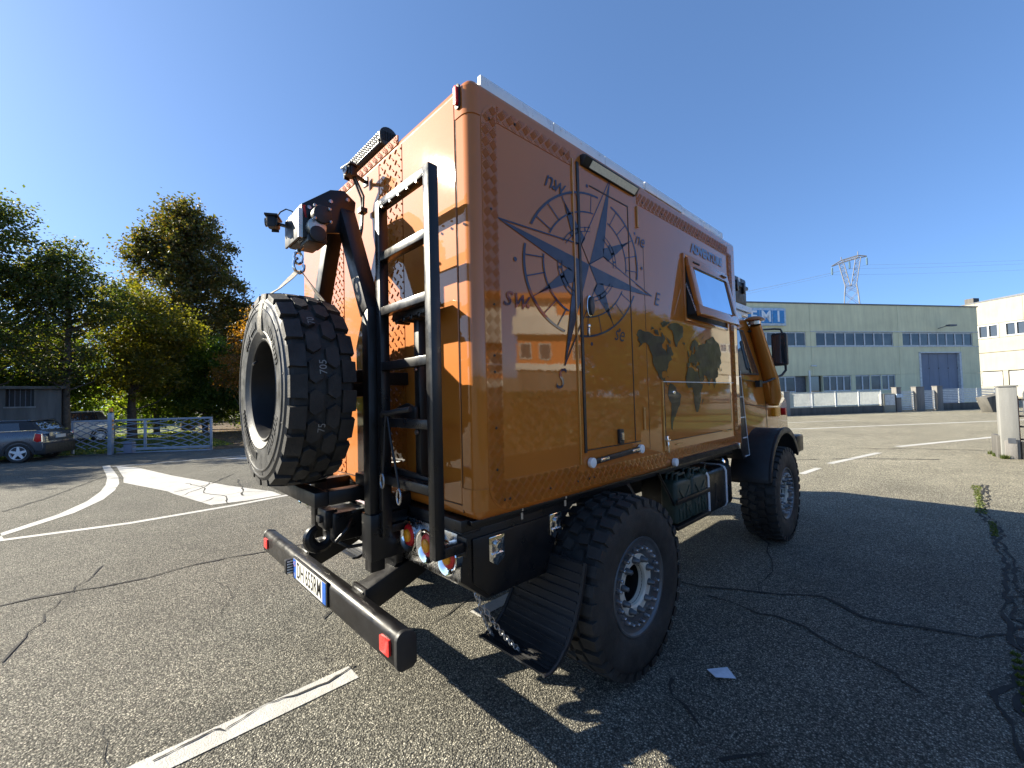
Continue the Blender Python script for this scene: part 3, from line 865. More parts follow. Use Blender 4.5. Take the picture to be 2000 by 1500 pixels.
# world map
lands = {
 'na': [(-168,66),(-162,70),(-156,71),(-141,70),(-128,70),(-115,68),(-108,68),(-95,68),(-94,72),(-85,69),(-82,67),(-87,64),(-94,61),(-93,58),(-88,56.5),(-82,55),(-80,51.5),(-79,55),(-77,58),(-78,62),(-72,62),(-69,59),(-65,60),(-62,56),(-56,52),(-60,50),(-66,50),(-65,47),(-61,46),(-66,44),(-70,43),(-74,40.5),(-76,37),(-76,35),(-81,31),(-80,26),(-82,29),(-85,30),(-90,29.5),(-95,29),(-97,26),(-97,22),(-94,18),(-91,19),(-87,21),(-88,16),(-83,15),(-83,10),(-79,9),(-77.5,8),(-80,7.3),(-84,9),(-87,13),(-94,16),(-100,17),(-105,20),(-109,25),(-113,31),(-114,29),(-110,23),(-115,29),(-117,32.5),(-121,35),(-124,40),(-124,47),(-128,51),(-134,58),(-140,60),(-148,60),(-152,59),(-158,56),(-163,55),(-157,59),(-165,62),(-161,64)],
 'sa': [(-77,8),(-72,12),(-62,10.5),(-52,5),(-50,0),(-44,-2.5),(-37,-5),(-35,-8),(-39,-14),(-40,-21),(-48,-26),(-53,-33),(-57,-35),(-57,-38),(-62,-39),(-65,-43),(-67,-47),(-69,-52),(-68,-55),(-74,-52),(-74,-44),(-73,-37),(-71,-30),(-70,-19),(-76,-14),(-81,-6),(-80,-1),(-78,3)],
 'gr': [(-73,77),(-62,80),(-40,81),(-20,79.5),(-19,76),(-22,71),(-32,68),(-40,65),(-43,60),(-48,61),(-53,66),(-54,70),(-58,75),(-68,76)],
 'af': [(-6,36),(10,37),(20,31),(32,31),(37,22),(43,12),(51,12),(47,4),(40,-3),(40,-15),(35,-22),(32,-28),(27,-34),(19,-34.5),(15,-27),(12,-17),(13,-8),(9,0),(9,4),(4,6),(-8,4.5),(-15,11),(-17,15),(-16,22),(-10,30)],
 'ea': [(-9,37),(-9,43),(-2,43.5),(-4,48),(2,51),(8,54),(8,57),(11,56),(14,54),(20,55),(24,59),(29,60),(22,60.5),(24,65.5),(18,62),(17,57),(13,55.5),(10,59),(5,59),(5,62),(14,68),(25,71),(40,67),(35,64),(44,66),(55,68),(68,68.5),(73,72),(80,73),(104,77),(113,74),(130,71),(140,60),(135,54),(140,48),(130,42.5),(129,36),(126,34.5),(125,39),(118,39),(122,37),(119,35),(122,30),(117,23.5),(108,21.5),(109,12),(105,9),(100,13),(104,1.5),(98,9),(97,17),(91,22),(87,20),(80,15),(80,11),(77,8),(73,17),(70,21),(66,25),(57,26),(56,24),(59,22),(52,16),(44,13),(39,21),(35,28),(34,31),(36,36),(28,37),(27,40),(40,41),(38,46),(33,45),(30,46),(28,42),(23,40),(22,37),(19,42),(13,45.5),(18,40),(16,38),(11,43),(8,44),(3,43),(0,39),(-5,36)],
 'uk': [(-5,50),(1,51.5),(0,54),(-3,58),(-6,57),(-4,54)], 'ic': [(-24,65),(-15,64),(-14,66),(-22,66)],
 'is1': [(-85,70),(-72,67),(-64,65),(-66,62),(-73,64.5),(-80,69)], 'is2': [(-115,70),(-102,69),(-105,73),(-117,73)], 'is3': [(-90,76),(-75,78),(-65,80.5),(-85,80.5),(-95,79)], 'is4': [(-125,72),(-116,74),(-123,75)], 'is5': [(-100,73),(-93,74),(-98,76)], 'nz': [(52,71),(58,74),(68,77),(55,74)], 'jp': [(131,32),(140,36),(141,41),(136,36)], 'mg': [(44,-24),(50,-16),(49,-13),(45,-17)], 'cu': [(-84,22),(-75,20),(-78,22)]}
def mp(lo, la):
    m_ = 1.25 * math.log(math.tan(math.pi / 4 + .4 * math.radians(la)))
    return (1.45 + (lo + 168) * .00505, 1.715 + .292 * m_)
b = MB()
for poly in lands.values():
    pts = [mp(*p) for p in poly]
    fin = []
    for i, p in enumerate(pts):
        q = pts[(i + 1) % len(pts)]
        L = math.hypot(q[0] - p[0], q[1] - p[1]); n = max(1, min(5, int(L / .012)))
        for k in range(n):
            j = .0035 if k else 0
            fin.append((p[0] + (q[0] - p[0]) * k / n + random.uniform(-j, j), p[1] + (q[1] - p[1]) * k / n + random.uniform(-j, j)))
    b.flat(fin, dfl)
b.build('world_map_print', M['decal_map'], truck, smooth=0)

# awning rail along the roof edge
segs = [(.085, .63, 0), (.635, 1.15, 1), (1.155, 1.66, 0), (1.668, 2.28, 2), (2.285, 2.75, 1), (2.755, 3.21, 0)]
for y0, y1, k in segs:
    b = MB(); b.box(W2 - .035, W2 - .008 + (.008 if k == 2 else 0), y0, y1, ZT - .028, ZT + .035)
    if k == 1:
        for q in (.12, .5, .88): b.cyl((W2 - .009, y0 + (y1 - y0) * q, ZT + .015), (W2 - .004, y0 + (y1 - y0) * q, ZT + .015), .008, seg=8)
    b.build('awning_rail', M['alu'], truck, bevel=.004)

# marker lamp high on the rear edge
b = MB(); b.prism(rrect(1.103, 1.137, 3.10, 3.222, .014), rear, .004, .014); mk = b.build('marker_lamp', M['plastic'], truck, bevel=.003)
b = MB(); b.prism(rrect(1.108, 1.132, 3.115, 3.207, .010), rear, .013, .028); b.build('lens', M['redlens'], mk, bevel=.006)

# light bar and camera on the roof edge
LBY, LBZ = .02, 3.325
b = MB(); b.prism([(LBY - .045, LBZ - .04), (LBY - .045, LBZ + .04), (LBY + .0, LBZ + .052), (LBY + .04, LBZ + .03), (LBY + .04, LBZ - .03), (LBY + .0, LBZ - .05)], lambda u, v, w: (w, u, v), -.16, .36)
lb = b.build('light_bar', M['plastic'], truck, bevel=.004)
b = MB(); b.box(-.14, .34, LBY - .05, LBY - .044, LBZ - .034, LBZ + .034)
for k in range(18):
    for j in (-1, 1):
        x = -.127 + k * .0268
        b.lathe([(.0115, 0), (.012, .004), (.002, .001)], (x, LBY - .052, LBZ + j * .016), (0, -1, 0), 8)
b.build('led_row', M['ledbar'], lb)
for x in (-.16, .36):
    b = MB(); s_ = -1 if x < 0 else 1
    b.prism(arc(LBY, LBZ, .062, 0, 342, 19), lambda u, v, w: (w, u, v), x, x + s_ * .014)
    for k in range(9): b.box(x + s_ * .014, x + s_ * .022, LBY - .045 + k * .011, LBY - .040 + k * .011, LBZ - .03, LBZ + .03)
    b.build('end_cap', M['plastic'], lb, bevel=.002)
b = MB(); b.box(-.1, -.06, LBY - .02, LBY + .03, ZT - .03, LBZ - .04); b.box(.27, .31, LBY - .02, LBY + .03, ZT - .03, LBZ - .04); b.build('foot', M['satin'], lb, bevel=.003)

def reversing_camera(loc, rz, nm):
    r = empty(nm, loc, rz); r.parent = truck
    b = MB(); b.box(-.055, .055, -.035, .035, .018, .030); b.build('sun_shade', M['plastic'], r, bevel=.003)
    b = MB(); b.box(-.035, .035, -.03, .03, -.035, .02); b.build('housing', M['plastic'], r, bevel=.008)
    b = MB(); b.lathe([(.024, 0), (.026, .010), (.018, .012), (.003, .005)], (0, -.03, -.006), (0, -1, 0), 16); b.build('lens', M['glass'], r)
    b = MB(); b.beam((0, .02, -.01), (.0, .11, -.03), .03, .012); b.box(-.045, -.038, -.02, .02, -.045, .02); b.box(.038, .045, -.02, .02, -.045, .02); b.beam((0, .11, -.06), (0, .11, .0), .05, .010); b.build('bracket', M['satin'], r, bevel=.002)
reversing_camera((.16, -.135, 3.145), .15, 'reversing_camera')
b = MB()
for dx in (0, .022):
    b.tube([(.15 + dx, -.11, 3.11), (.145 + dx * 1.6, -.06, 3.0), (.135 + dx * .5, -.05, 2.92), (.13 + dx, -.06, 2.8), (.14 + dx, -.10, 2.62), (.13 + dx, -.1, 2.45)], .0075, 6)
b.box(.12, .17, -.075, -.03, 2.905, 2.935)
b.build('cable', M['plastic'], truck)

# ---- rear chassis, carrier, A frame
b = MB(); b.box(-1.09, 1.09, -.02, LEN, 1.056, ZB - .002); b.build('subframe', M['black'], truck, bevel=.004)
b = MB()
for s in (-1, 1): b.box(s * .42 - .04, s * .42 + .04, .02, 5.6, .78, 1.05)
b.box(-.5, .5, .02, .14, .78, 1.0)
b.build('chassis_rail', M['satin'], truck, bevel=.006)
# rear crossmember with holes + central tow hook
b = MB(); b.box(-.45, .50, -.06, .02, .80, 1.0); cm = b.build('crossmember', M['black'], truck, bevel=.012)
b = MB()
for x, z in ((.38, .93), (.34, .86), (.26, .9), (.4, .84)): b.lathe([(.0001, .003), (.022, .003), (.026, 0)], (x, -.06, z), (0, -1, 0), 12)
b.build('bolt_head', M['satin'], cm)
b = MB(); b.tube([(-.42, -.03, 1.03), (-.2, -.04, 1.02), (.1, -.05, 1.03), (.3, -.04, 1.0)], .03, 10); b.build('air_pipe', M['chrome'], truck)
hook = MB(); hook.box(-.10, .10, -.24, -.06, .84, 1.02); hook.box(-.07, .07, -.28, -.2, .92, 1.04)
hook = hook.build('tow_hook', M['black'], truck, bevel=.015)
b = MB(); b.tube([(0, -.29 + .062 * math.cos(R_(a)), .875 + .062 * math.sin(R_(a))) for a in range(110, 400, 18)], [.026 + .014 * math.sin(R_(k * 11)) for k in range(17)], 10); b.build('hook_jaw', M['black'], hook)
b = MB(); b.box(-.03, .03, -.30, -.20, .96, 1.0); b.tube([(.06, -.1, .98), (.16, -.18, .93), (.14, -.24, .86), (.05, -.22, .84)], .012, 6); b.build('hook_latch', M['black'], hook, bevel=.004)
b = MB(); b.tube([(-.15, -.08, .86), (-.05, -.16, .80), (.08, -.14, .79), (.2, -.06, .82)], .012, 6); b.build('air_hose', M['plastic'], truck)

# bumper arms
for s in (-1, 1):
    b = MB(); b.prism([(-.27, .70), (-.27, .56), (.02, .66), (.30, .78), (.30, .92), (.02, .80)], lambda u, v, w: (w, u, v), (.50 if s > 0 else -.36) - .06, (.50 if s > 0 else -.36) + .06)
    arm = b.build('bumper_arm', M['satin'], truck, bevel=.008)
    ax_ = .50 if s > 0 else -.36
    b = MB(); b.box(ax_ - .075, ax_ + .075, -.262, -.244, .55, .715); b.build('arm_flange', M['satin'], arm, bevel=.003)
# bumper
BW = 1.0375
b = MB()
pr = [(-.345, .575), (-.345, .672)] + arc(-.310, .668, .035, 170, 60, 6) + [(-.265, .690), (-.252, .66), (-.252, .56), (-.27, .545), (-.325, .545), (-.342, .558)]
b.prism(pr, lambda u, v, w: (w, u, v), -BW, BW)
bump_o = b.build('rear_bumper', M['satin'], truck, bevel=.003)
for s in (-1, 1):
    b = MB(); b.prism([( -.2985 + (u + .2985) * 1.04, .62 + (v - .62) * 1.04) for u, v in pr], lambda u, v, w: (w, u, v), s * BW, s * (BW + .024)); b.build('end_cap', M['plastic'], bump_o, bevel=.008)
    b = MB(); b.prism(rrect(s * .965 - .043, s * .965 + .043, .592, .662, .008), lambda u, v, w: (u, -.345 - w, v), 0, .012); b.build('reflector', M['redref'], bump_o, bevel=.003)
# number plate
PX, PZ, PW, PH = 0.002, .632, .562, .118
pf = lambda u, v, w: (u, -.3455 - w, v)
b = MB(); b.prism(rrect(PX - PW / 2 - .012, PX + PW / 2 + .012, PZ - PH / 2 - .012, PZ + PH / 2 + .010, .006), pf, 0, .010); plate = b.build('number_plate', M['plastic'], truck, bevel=.003)
b = MB(); b.prism(rrect(PX - PW / 2, PX + PW / 2, PZ - PH / 2, PZ + PH / 2, .004), pf, .009, .012); b.build('plate_face', M['plate_w'], plate)
for x0, x1 in ((PX - PW / 2, PX - PW / 2 + .052), (PX + PW / 2 - .052, PX + PW / 2)):
    b = MB(); b.prism(rrect(x0, x1, PZ - PH / 2, PZ + PH / 2, .004), pf, .0115, .0128); b.build('blue_band', M['plate_b'], plate, smooth=0)
text_obj('plate_lettering', 'DH 655RM', .140, frame((PX, -.3585, PZ - .002), (1, 0, 0), (0, 0, 1)), M['ink'], plate, bold=.0012, sx=.66)
text_obj('plate_lettering', 'I', .03, frame((PX - PW / 2 + .026, -.359, PZ - .038), (1, 0, 0), (0, 0, 1)), M['plate_w'], plate)
b = MB()
for k in range(12):
    a = R_(k * 30); b.box(PX - PW / 2 + .026 + .014 * math.cos(a) - .002, PX - PW / 2 + .026 + .014 * math.cos(a) + .002, -.3592, -.3585, PZ + .028 + .014 * math.sin(a) - .002, PZ + .028 + .014 * math.sin(a) + .002)
b.build('star_ring', M['amber'], plate, smooth=0)
b = MB(); b.box(PX - PW / 2 - .066, PX - PW / 2 - .026, -.395, -.345, PZ - .045, PZ + .045)
pl = b.build('plate_lamp', M['plastic'], truck, bevel=.006)
b = MB()
for k in range(5): b.box(PX - PW / 2 - .0265, PX - PW / 2 - .0235, -.388, -.352, PZ - .038 + k * .017, PZ - .030 + k * .017)
b.build('lens', M['led'], pl)

# lamp panels on both rear corners
def lamp_panel(s):
    f = lambda u, v, w: (s * u, -w - .02, v)
    b = MB(); b.prism(rrect(.50, 1.085, .815, 1.052, .03), f, 0, .008)
    p = b.build('lamp_panel', M['steel'], truck, bevel=.002)
    b = MB(); b.box(min(s * .49, s * 1.09), max(s * .49, s * 1.09), -.018, .10, 1.045, 1.056); b.build('panel_shelf', M['black'], p, bevel=.002)
    b = MB()
    for x in (.58, .63, .74, .79, .9, .95, 1.02, 1.06):
        for y in (.0, .055):
            if (x > .7 and y == .0) or x in (.63, .79, .95, 1.06): continue
            b.lathe([(.0001, .012), (.008, .010), (.011, .003), (.011, 0)], (s * x, y + .01, 1.056), (0, 0, 1), 10)
    b.build('dome_bolt', M['chrome'], p)
    for x, z in ((.685, .975), (.865, .962), (1.043, .95)):
        c = (s * x, -.028, z)
        b = MB(); b.lathe([(.066, 0), (.068, .030), (.084, .048), (.083, .054), (.070, .050), (.053, .036), (.050, .01)], c, (0, -1, 0), 36)
        l = b.build('tail_lamp', M['chrome'], p)
        b = MB(); b.lathe([(.056, .030), (.053, .042), (.034, .047)], c, (0, -1, 0), 32); b.build('red_ring', M['redlens'], l)
        b = MB(); b.lathe([(.0345, .045), (.031, .055), (.018, .061), (.0001, .063)], c, (0, -1, 0), 24); b.build('amber_centre', M['amber'], l)
lamp_panel(1); lamp_panel(-1)

# A frame posts, legs, boom
YP = -.20
b = MB(); b.box(.525, .60, YP - .04, YP + .04, .80, 2.2); b.build('post', M['satin'], truck, bevel=.006)
b = MB(); b.box(-.30, -.225, YP - .04, YP + .04, .80, 2.2); b.build('post', M['satin'], truck, bevel=.006)
b = MB(); b.beam((.56, YP, 2.17), (.215, YP, 2.85), .09, .09, (0, 1, 0)); b.build('a_frame_leg', M['satin'], truck, bevel=.006)
b = MB(); b.beam((-.26, YP, 2.17), (.085, YP, 2.85), .09, .09, (0, 1, 0)); b.build('a_frame_leg', M['satin'], truck, bevel=.006)
b = MB(); b.box(-.225, .525, YP - .03, YP + .03, 1.80, 1.87); b.box(.40, .524, YP - .034, YP + .034, 1.235, 1.30); b.build('cross_tube', M['satin'], truck, bevel=.006)
for x0, x1 in ((.53, .60), (-.30, -.23)):
    b = MB(); b.box(x0, x1, YP, .0, 1.78, 1.85); b.box(x0, x1, YP, .0, 1.10, 1.18); b.build('wall_bracket', M['satin'], truck, bevel=.004)
b = MB(); b.prism([(YP, 1.22), (YP, 1.62), (YP + .02, 1.62), (-.02, 1.24), (-.02, 1.22)], lambda u, v, w: (w, u, v), .44, .452); b.build('gusset', M['satin'], truck)
b = MB(); b.prism([(.30, .76), (.50, .72), (.56, .80), (.56, 1.04), (.30, 1.04)], lambda u, v, w: (u, w, v), -.075, -.03); b.build('mounting_gusset', M['black'], truck, bevel=.005)
b = MB(); b.box(.50, .615, -.245, -.03, .86, 1.10); b.build('post_foot', M['black'], truck, bevel=.008)
# boom plates
for x0, x1 in ((.030, .048), (.252, .270)):
    b = MB(); b.prism([(-.16, 2.80), (-.15, 2.90), (-.22, 2.95), (-.30, 2.93), (-.46, 2.80), (-.46, 2.73), (-.36, 2.66), (-.20, 2.70)], lambda u, v, w: (w, u, v), x0, x1); b.build('boom_plate', M['black'], truck, bevel=.003)
b = MB(); b.prism([(-.15, 2.885), (-.15, 2.90), (-.22, 2.95), (-.30, 2.93), (-.46, 2.80), (-.46, 2.785), (-.30, 2.915), (-.22, 2.935)], lambda u, v, w: (w, u, v), .048, .252); b.build('boom_cover', M['black'], truck, bevel=.002)
b = MB()
for y, z in ((-.20, 2.90), (-.42, 2.79), (-.22, 2.74), (-.3, 2.86)): b.lathe([(.0001, .007), (.011, .006), (.014, 0)], (.270, y, z), (1, 0, 0), 8)
b.build('boom_bolt', M['bolt'], truck)
# winch
winch = MB(); winch.box(.06, .30, -.47, -.33, 2.60, 2.72); winch.cyl((.05, -.40, 2.66), (.25, -.40, 2.66), .055, seg=18)
winch = winch.build('winch', M['plastic'], truck, bevel=.012)
b = MB(); b.cyl((.27, -.375, 2.735), (.36, -.375, 2.735), .052, seg=24); b.build('motor_cap', M['plastic'], winch, bevel=.008)
b = MB(); b.cyl((.27, -.40, 2.665), (.345, -.40, 2.665), .050, seg=20); b.build('motor', M['silver'], winch, bevel=.006)
b = MB(); b.cyl((.345, -.40, 2.62), (.36, -.40, 2.62), .045, seg=18); b.box(.20, .34, -.45, -.35, 2.575, 2.615); b.build('gearbox', M['plastic'], winch, bevel=.008)
b = MB(); b.box(.05, .29, -.485, -.472, 2.60, 2.76); b.build('mount_plate', M['plastic'], winch, bevel=.004)
b = MB(); b.box(.292, .304, -.487, -.465, 2.60, 2.76); b.build('mount_edge', M['silver'], winch)
b = MB()
for y, z in ((-.42, 2.77), (-.34, 2.77), (-.42, 2.70), (-.335, 2.70)): b.lathe([(.0001, .01), (.008, .008), (.009, 0)], (.36, y, z), (1, 0, 0), 8)
b.build('motor_screw', M['bolt'], winch)
b = MB(); b.tube([(.28, -.44, 2.72), (.27, -.45, 2.79), (.24, -.40, 2.82), (.2, -.35, 2.83)], .007, 6); b.build('red_wire', M['red'], winch)
b = MB(); b.tube([(.20, -.40, 2.62), (.19, -.455, 2.55)], .005, 6); b.build('winch_rope', M['steel'], winch)
b = MB(); b.tube([(.19 + .0 * a, -.455 + .022 * math.cos(R_(a)), 2.515 + .034 * math.sin(R_(a))) for a in range(0, 360, 30)], .008, 8, closed=True); b.cyl((.17, -.455, 2.555), (.21, -.455, 2.555), .012, seg=10); b.build('shackle', M['chrome'], winch)
b = MB(); b.tube([(.20, -.455 + .028 * math.cos(R_(a)), 2.47 + .042 * math.sin(R_(a))) for a in range(100, 400, 25)], .009, 8); b.build('snap_hook', M['chrome'], winch)
reversing_camera((.05, -.545, 2.745), -.5, 'reversing_camera')
b = MB(); b.tube([(.09, -.49, 2.735), (.10, -.46, 2.735), (.10, -.44, 2.73)], .012, 8); b.build('camera_arm', M['satin'], truck)
b = MB(); b.tube([(.05, -.53, 2.77), (.055, -.51, 2.81), (.06, -.48, 2.835), (.065, -.45, 2.83), (.07, -.42, 2.80), (.075, -.40, 2.77)], .004, 6); b.build('camera_wire', M['plastic'], truck)

# spare carrier shelf
b = MB(); b.box(-.72, .46, -.47, -.40, 1.155, 1.232); b.build('carrier_beam', M['satin'], truck, bevel=.006)
b = MB(); b.box(.385, .46, -.40, -.16, 1.157, 1.230); b.box(-.30, -.225, -.40, -.16, 1.157, 1.230); b.build('carrier_arm', M['satin'], truck, bevel=.006)
b = MB(); b.cyl((.12, -.34, 1.77), (.12, -.14, 1.77), .10, seg=20); b.box(-.224, .524, -.232, -.168, 1.72, 1.795); b.build('spare_hub', M['satin'], truck, bevel=.006)

# ladder
ladder = empty('ladder', (0, 0, 0)); ladder.parent = truck
YL = -.17
b = MB(); b.box(.605, .655, YL - .026, YL + .026, .98, 2.765); b.build('rail', M['black'], ladder, bevel=.004)
b = MB(); b.box(1.088, 1.138, YL - .026, YL + .026, .985, 2.765); b.build('rail', M['black'], ladder, bevel=.004)
for z in (2.742, 2.455, 2.165, 1.875, 1.582, 1.288):
    b = MB(); b.box(.655, 1.088, YL - .024, YL + .024, z - .022, z + .022); b.build('rung', M['black'], ladder, bevel=.003)
b = MB()
for k in range(5): b.cyl((.70 + k * .085, YL - .02, 2.71), (.70 + k * .085, YL - .032, 2.71), .006, seg=8)
b.build('rung_bolt', M['bolt'], ladder)
b = MB(); b.box(1.09, 1.136, YL, -.02, .985, 1.03); b.box(1.07, 1.15, -.034, -.027, .96, 1.05); b.build('ladder_foot', M['black'], ladder, bevel=.003)
b = MB(); b.box(.608, .652, YL, -.02, 1.0, 1.04); b.build('standoff', M['black'], ladder, bevel=.003)
# equipment bracket behind the ladder
b = MB(); b.box(.80, .85, -.085, -.035, 1.28, 2.14); br = b.build('bracket_tube', M['satin'], truck, bevel=.004)
b = MB(); b.box(.66, .98, -.13, -.05, 2.115, 2.20)
for k in range(4): b.cyl((.70 + k * .075, -.13, 2.115), (.70 + k * .075, -.05, 2.115), .016, seg=10)
b.build('bracket_head', M['satin'], br, bevel=.004)
b = MB(); b.prism([(.60, 1.59), (.60, 1.64), (.77, 1.68), (.86, 1.66), (.86, 1.60)], lambda u, v, w: (u, w, v), -.12, -.10); b.prism([(.60, 1.28), (.60, 1.34), (.98, 1.32), (.98, 1.27)], lambda u, v, w: (u, w, v), -.12, -.10); b.build('bracket_arm', M['satin'], br, bevel=.003)
b = MB(); b.cyl((.83, -.09, 1.53), (.83, -.10, 1.53), .012, seg=10); b.cyl((.83, -.09, 1.85), (.83, -.10, 1.85), .008, seg=10); b.build('bracket_bolt', M['bolt'], br)

# side cabinets
def cabinet(s):
    f = lambda u, v, w: (s * w, u, v)
    poly = [(-.012, 1.053), (.87, 1.053), (.78, .98), (.68, .87), (.61, .75), (.58, .69), (.14, .695), (-.012, .82)]
    b = MB(); b.prism(poly, f, .45, 1.075); c = b.build('side_locker', M['black'], truck, bevel=.004)
    b = MB(); b.prism([(.05, 1.012), (.80, 1.012), (.70, .93), (.60, .78), (.56, .715), (.15, .715), (.05, .80)], f, 1.075, 1.088); b.build('locker_door', M['black'], c, bevel=.004)
    for y, z in ((.20, .925), (.66, .945)):
        b = MB(); b.prism([(y - .052, z + .072), (y + .052, z + .072), (y + .052, z - .045), (y, z - .078), (y - .052, z - .045)], f, 1.088, 1.094); l = b.build('t_latch', M['chrome'], c, bevel=.003)
        b = MB(); b.prism(rrect(y - .034, y + .034, z - .03, z + .052, .006), f, 1.0945, 1.0955); b.build('latch_well', M['steel'], l)
        b = MB(); b.cyl((s * 1.094, y, z + .028), (s * 1.108, y, z + .028), .018, seg=16); b.prism(rrect(y - .038, y + .038, z - .030, z - .012, .004), f, 1.094, 1.106); b.box(min(s * 1.094, s * 1.104), max(s * 1.094, s * 1.104), y - .005, y + .005, z - .02, z + .03); b.build('latch_handle', M['chrome'], l, bevel=.002)
    return c
cabinet(1); cabinet(-1)
for y in (.36, .72):
    b = MB(); b.cyl((1.115, y, 1.05), (1.115, y, 1.125), .008, seg=10); b.cyl((1.115, y, 1.095), (1.115, y, 1.118), .014, seg=6); b.build('body_stud', M['bolt'], truck)
b = MB(); b.box(1.075, 1.125, .02, 3.4, 1.085, 1.112); b.build('sill_rail', M['black'], truck, bevel=.004)
# mud flap with ribs, pulled back by a chain
pathf = [(.615, .80), (.575, .66), (.52, .54), (.45, .445), (.37, .385), (.31, .365), (.27, .37)]
def flap(s):
    b = MB()
    n = len(pathf)
    vs = []
    for (y, z) in pathf:
        for x in (.84, 1.335):
            vs += [(s * x, y, z), (s * x, y + .012, z - .008)]
    fs = []
    for i in range(n - 1):
        a = 4 * i; c = a + 4
        fs += [(a, a + 2, c + 2, c), (a + 1, c + 1, c + 3, a + 3), (a, c, c + 1, a + 1), (a + 2, a + 3, c + 3, c + 2)]
    fs += [(0, 1, 3, 2), (4 * n - 4, 4 * n - 2, 4 * n - 1, 4 * n - 3)]
    b.add(vs, fs)
    o = b.build('mud_flap', M['plastic'], truck)
    b = MB()
    for i in range(n - 1):
        for t in (.1, .45, .8):
            y = pathf[i][0] * (1 - t) + pathf[i + 1][0] * t; z = pathf[i][1] * (1 - t) + pathf[i + 1][1] * t
            d = Vector((0, pathf[i + 1][0] - pathf[i][0], pathf[i + 1][1] - pathf[i][1])).normalized()
            b.beam((s * .86, y - .002, z + .002), (s * 1.315, y - .002, z + .002), .010, .010, (0, d.z, -d.y))
    for x in (.848, 1.327): b.tube([(s * x, y - .004, z + .003) for y, z in pathf], .009, 6)
    b.build('flap_rib', M['plastic'], o)
    return o
flap(1); flap(-1)
def chain(p0, p1, n, name='chain'):
    p0 = Vector(p0); p1 = Vector(p1)
    b = MB()
    pts = []
    for k in range(n + 1):
        t = k / n; p = p0.lerp(p1, t); p.z -= .03 * math.sin(math.pi * t); pts.append(p)
    for k in range(n):
        a, c = pts[k], pts[k + 1]; d = (c - a); L = d.length * .75; d.normalize()
        s_ = d.cross(Vector((0, 0, 1))).normalized(); q = d.cross(s_)
        e = s_ if k % 2 else q
        e = (s_ + q * .2 if k % 2 else q + s_ * .2).normalized()
        m_ = (a + c) / 2
        b.tube([m_ + d * (L * .95 * math.cos(R_(t))) + e * (.011 * math.sin(R_(t))) for t in range(0, 360, 45)], .0035, 5, closed=True)
    return b.build(name, M['galv'], truck)
chain((1.0, .13, .70), (1.10, .33, .375), 18)
chain((.95, .16, .70), (.90, .32, .38), 16)

# ---- wheels
TR = .534
def tyre_mesh(b, R, w, style, n):
    """axis along +x, centred at x = 0; b collects (carcass, then blocks)"""
    h = w / 2
    prof = [(.262, -h * .74), (.285, -h * .86), (.33, -h * .97), (R * .74, -h * 1.0), (R * .84, -h * .985), (R * .90, -h * .95), (R * .925, -h * .90), (R - .030, -h * .82), (R - .024, -h * .4), (R - .022, 0)]
    prof = prof + [(r, -x) for r, x in reversed(prof[:-1])]
    b.lathe([(r, x) for r, x in prof], (0, 0, 0), (1, 0, 0), 72)
    def block(poly, r0, r1, taper=.88, side=0):
        """poly: list of (angle deg, x)"""
        ca = sum(p[0] for p in poly) / len(poly); cx = sum(p[1] for p in poly) / len(poly)
        lo, hi = [], []
        for a, x in poly:
            a2, x2 = ca + (a - ca) * taper, cx + (x - cx) * taper
            lo.append((x, -r0 * math.sin(R_(a)), r0 * math.cos(R_(a))))
            rr = r1 - .016 * (abs(x2) / h) ** 3
            hi.append((x2, -rr * math.sin(R_(a2)), rr * math.cos(R_(a2))))
        m_ = len(poly)
        b.add(lo + hi, [tuple(range(m_, 2 * m_))] + [(i, (i + 1) % m_, (i + 1) % m_ + m_, i + m_) for i in range(m_)])
    p = 360 / n
    for k in range(n):
        a = k * p
        if style == 'block':
            for s in (-1, 1):
                o = a + (p * .5 if s > 0 else 0)
                g = p * .40
                # big shoulder lug running down onto the sidewall
                block([(o - g, s * h * .50), (o + g, s * h * .50), (o + g * .92, s * h * .97), (o - g * .92, s * h * .97)], R - .045, R, .95)
                # pentagon centre block
                oc = o + p * .5
                block([(oc - p * .44, s * h * .30), (oc - p * .30, s * h * .46), (oc + p * .30, s * h * .46), (oc + p * .44, s * h * .30), (oc + p * .26, s * h * .05), (oc - p * .26, s * h * .05)], R - .035, R, .93)
        else:
            for s in (-1, 1):
                o = a + (p * .5 if s > 0 else 0)
                g = p * .36
                block([(o - g, s * h * .44), (o + g, s * h * .54), (o + g * .9, s * h * 1.0), (o - g * .9, s * h * 1.0)], R - .06, R, .92)
                oc = o + p * .38
                block([(oc - p * .40, s * h * .40), (oc + p * .30, s * h * .47), (oc + p * .38, s * h * .10), (oc - p * .22, s * h * .02)], R - .03, R, .9)
    return b

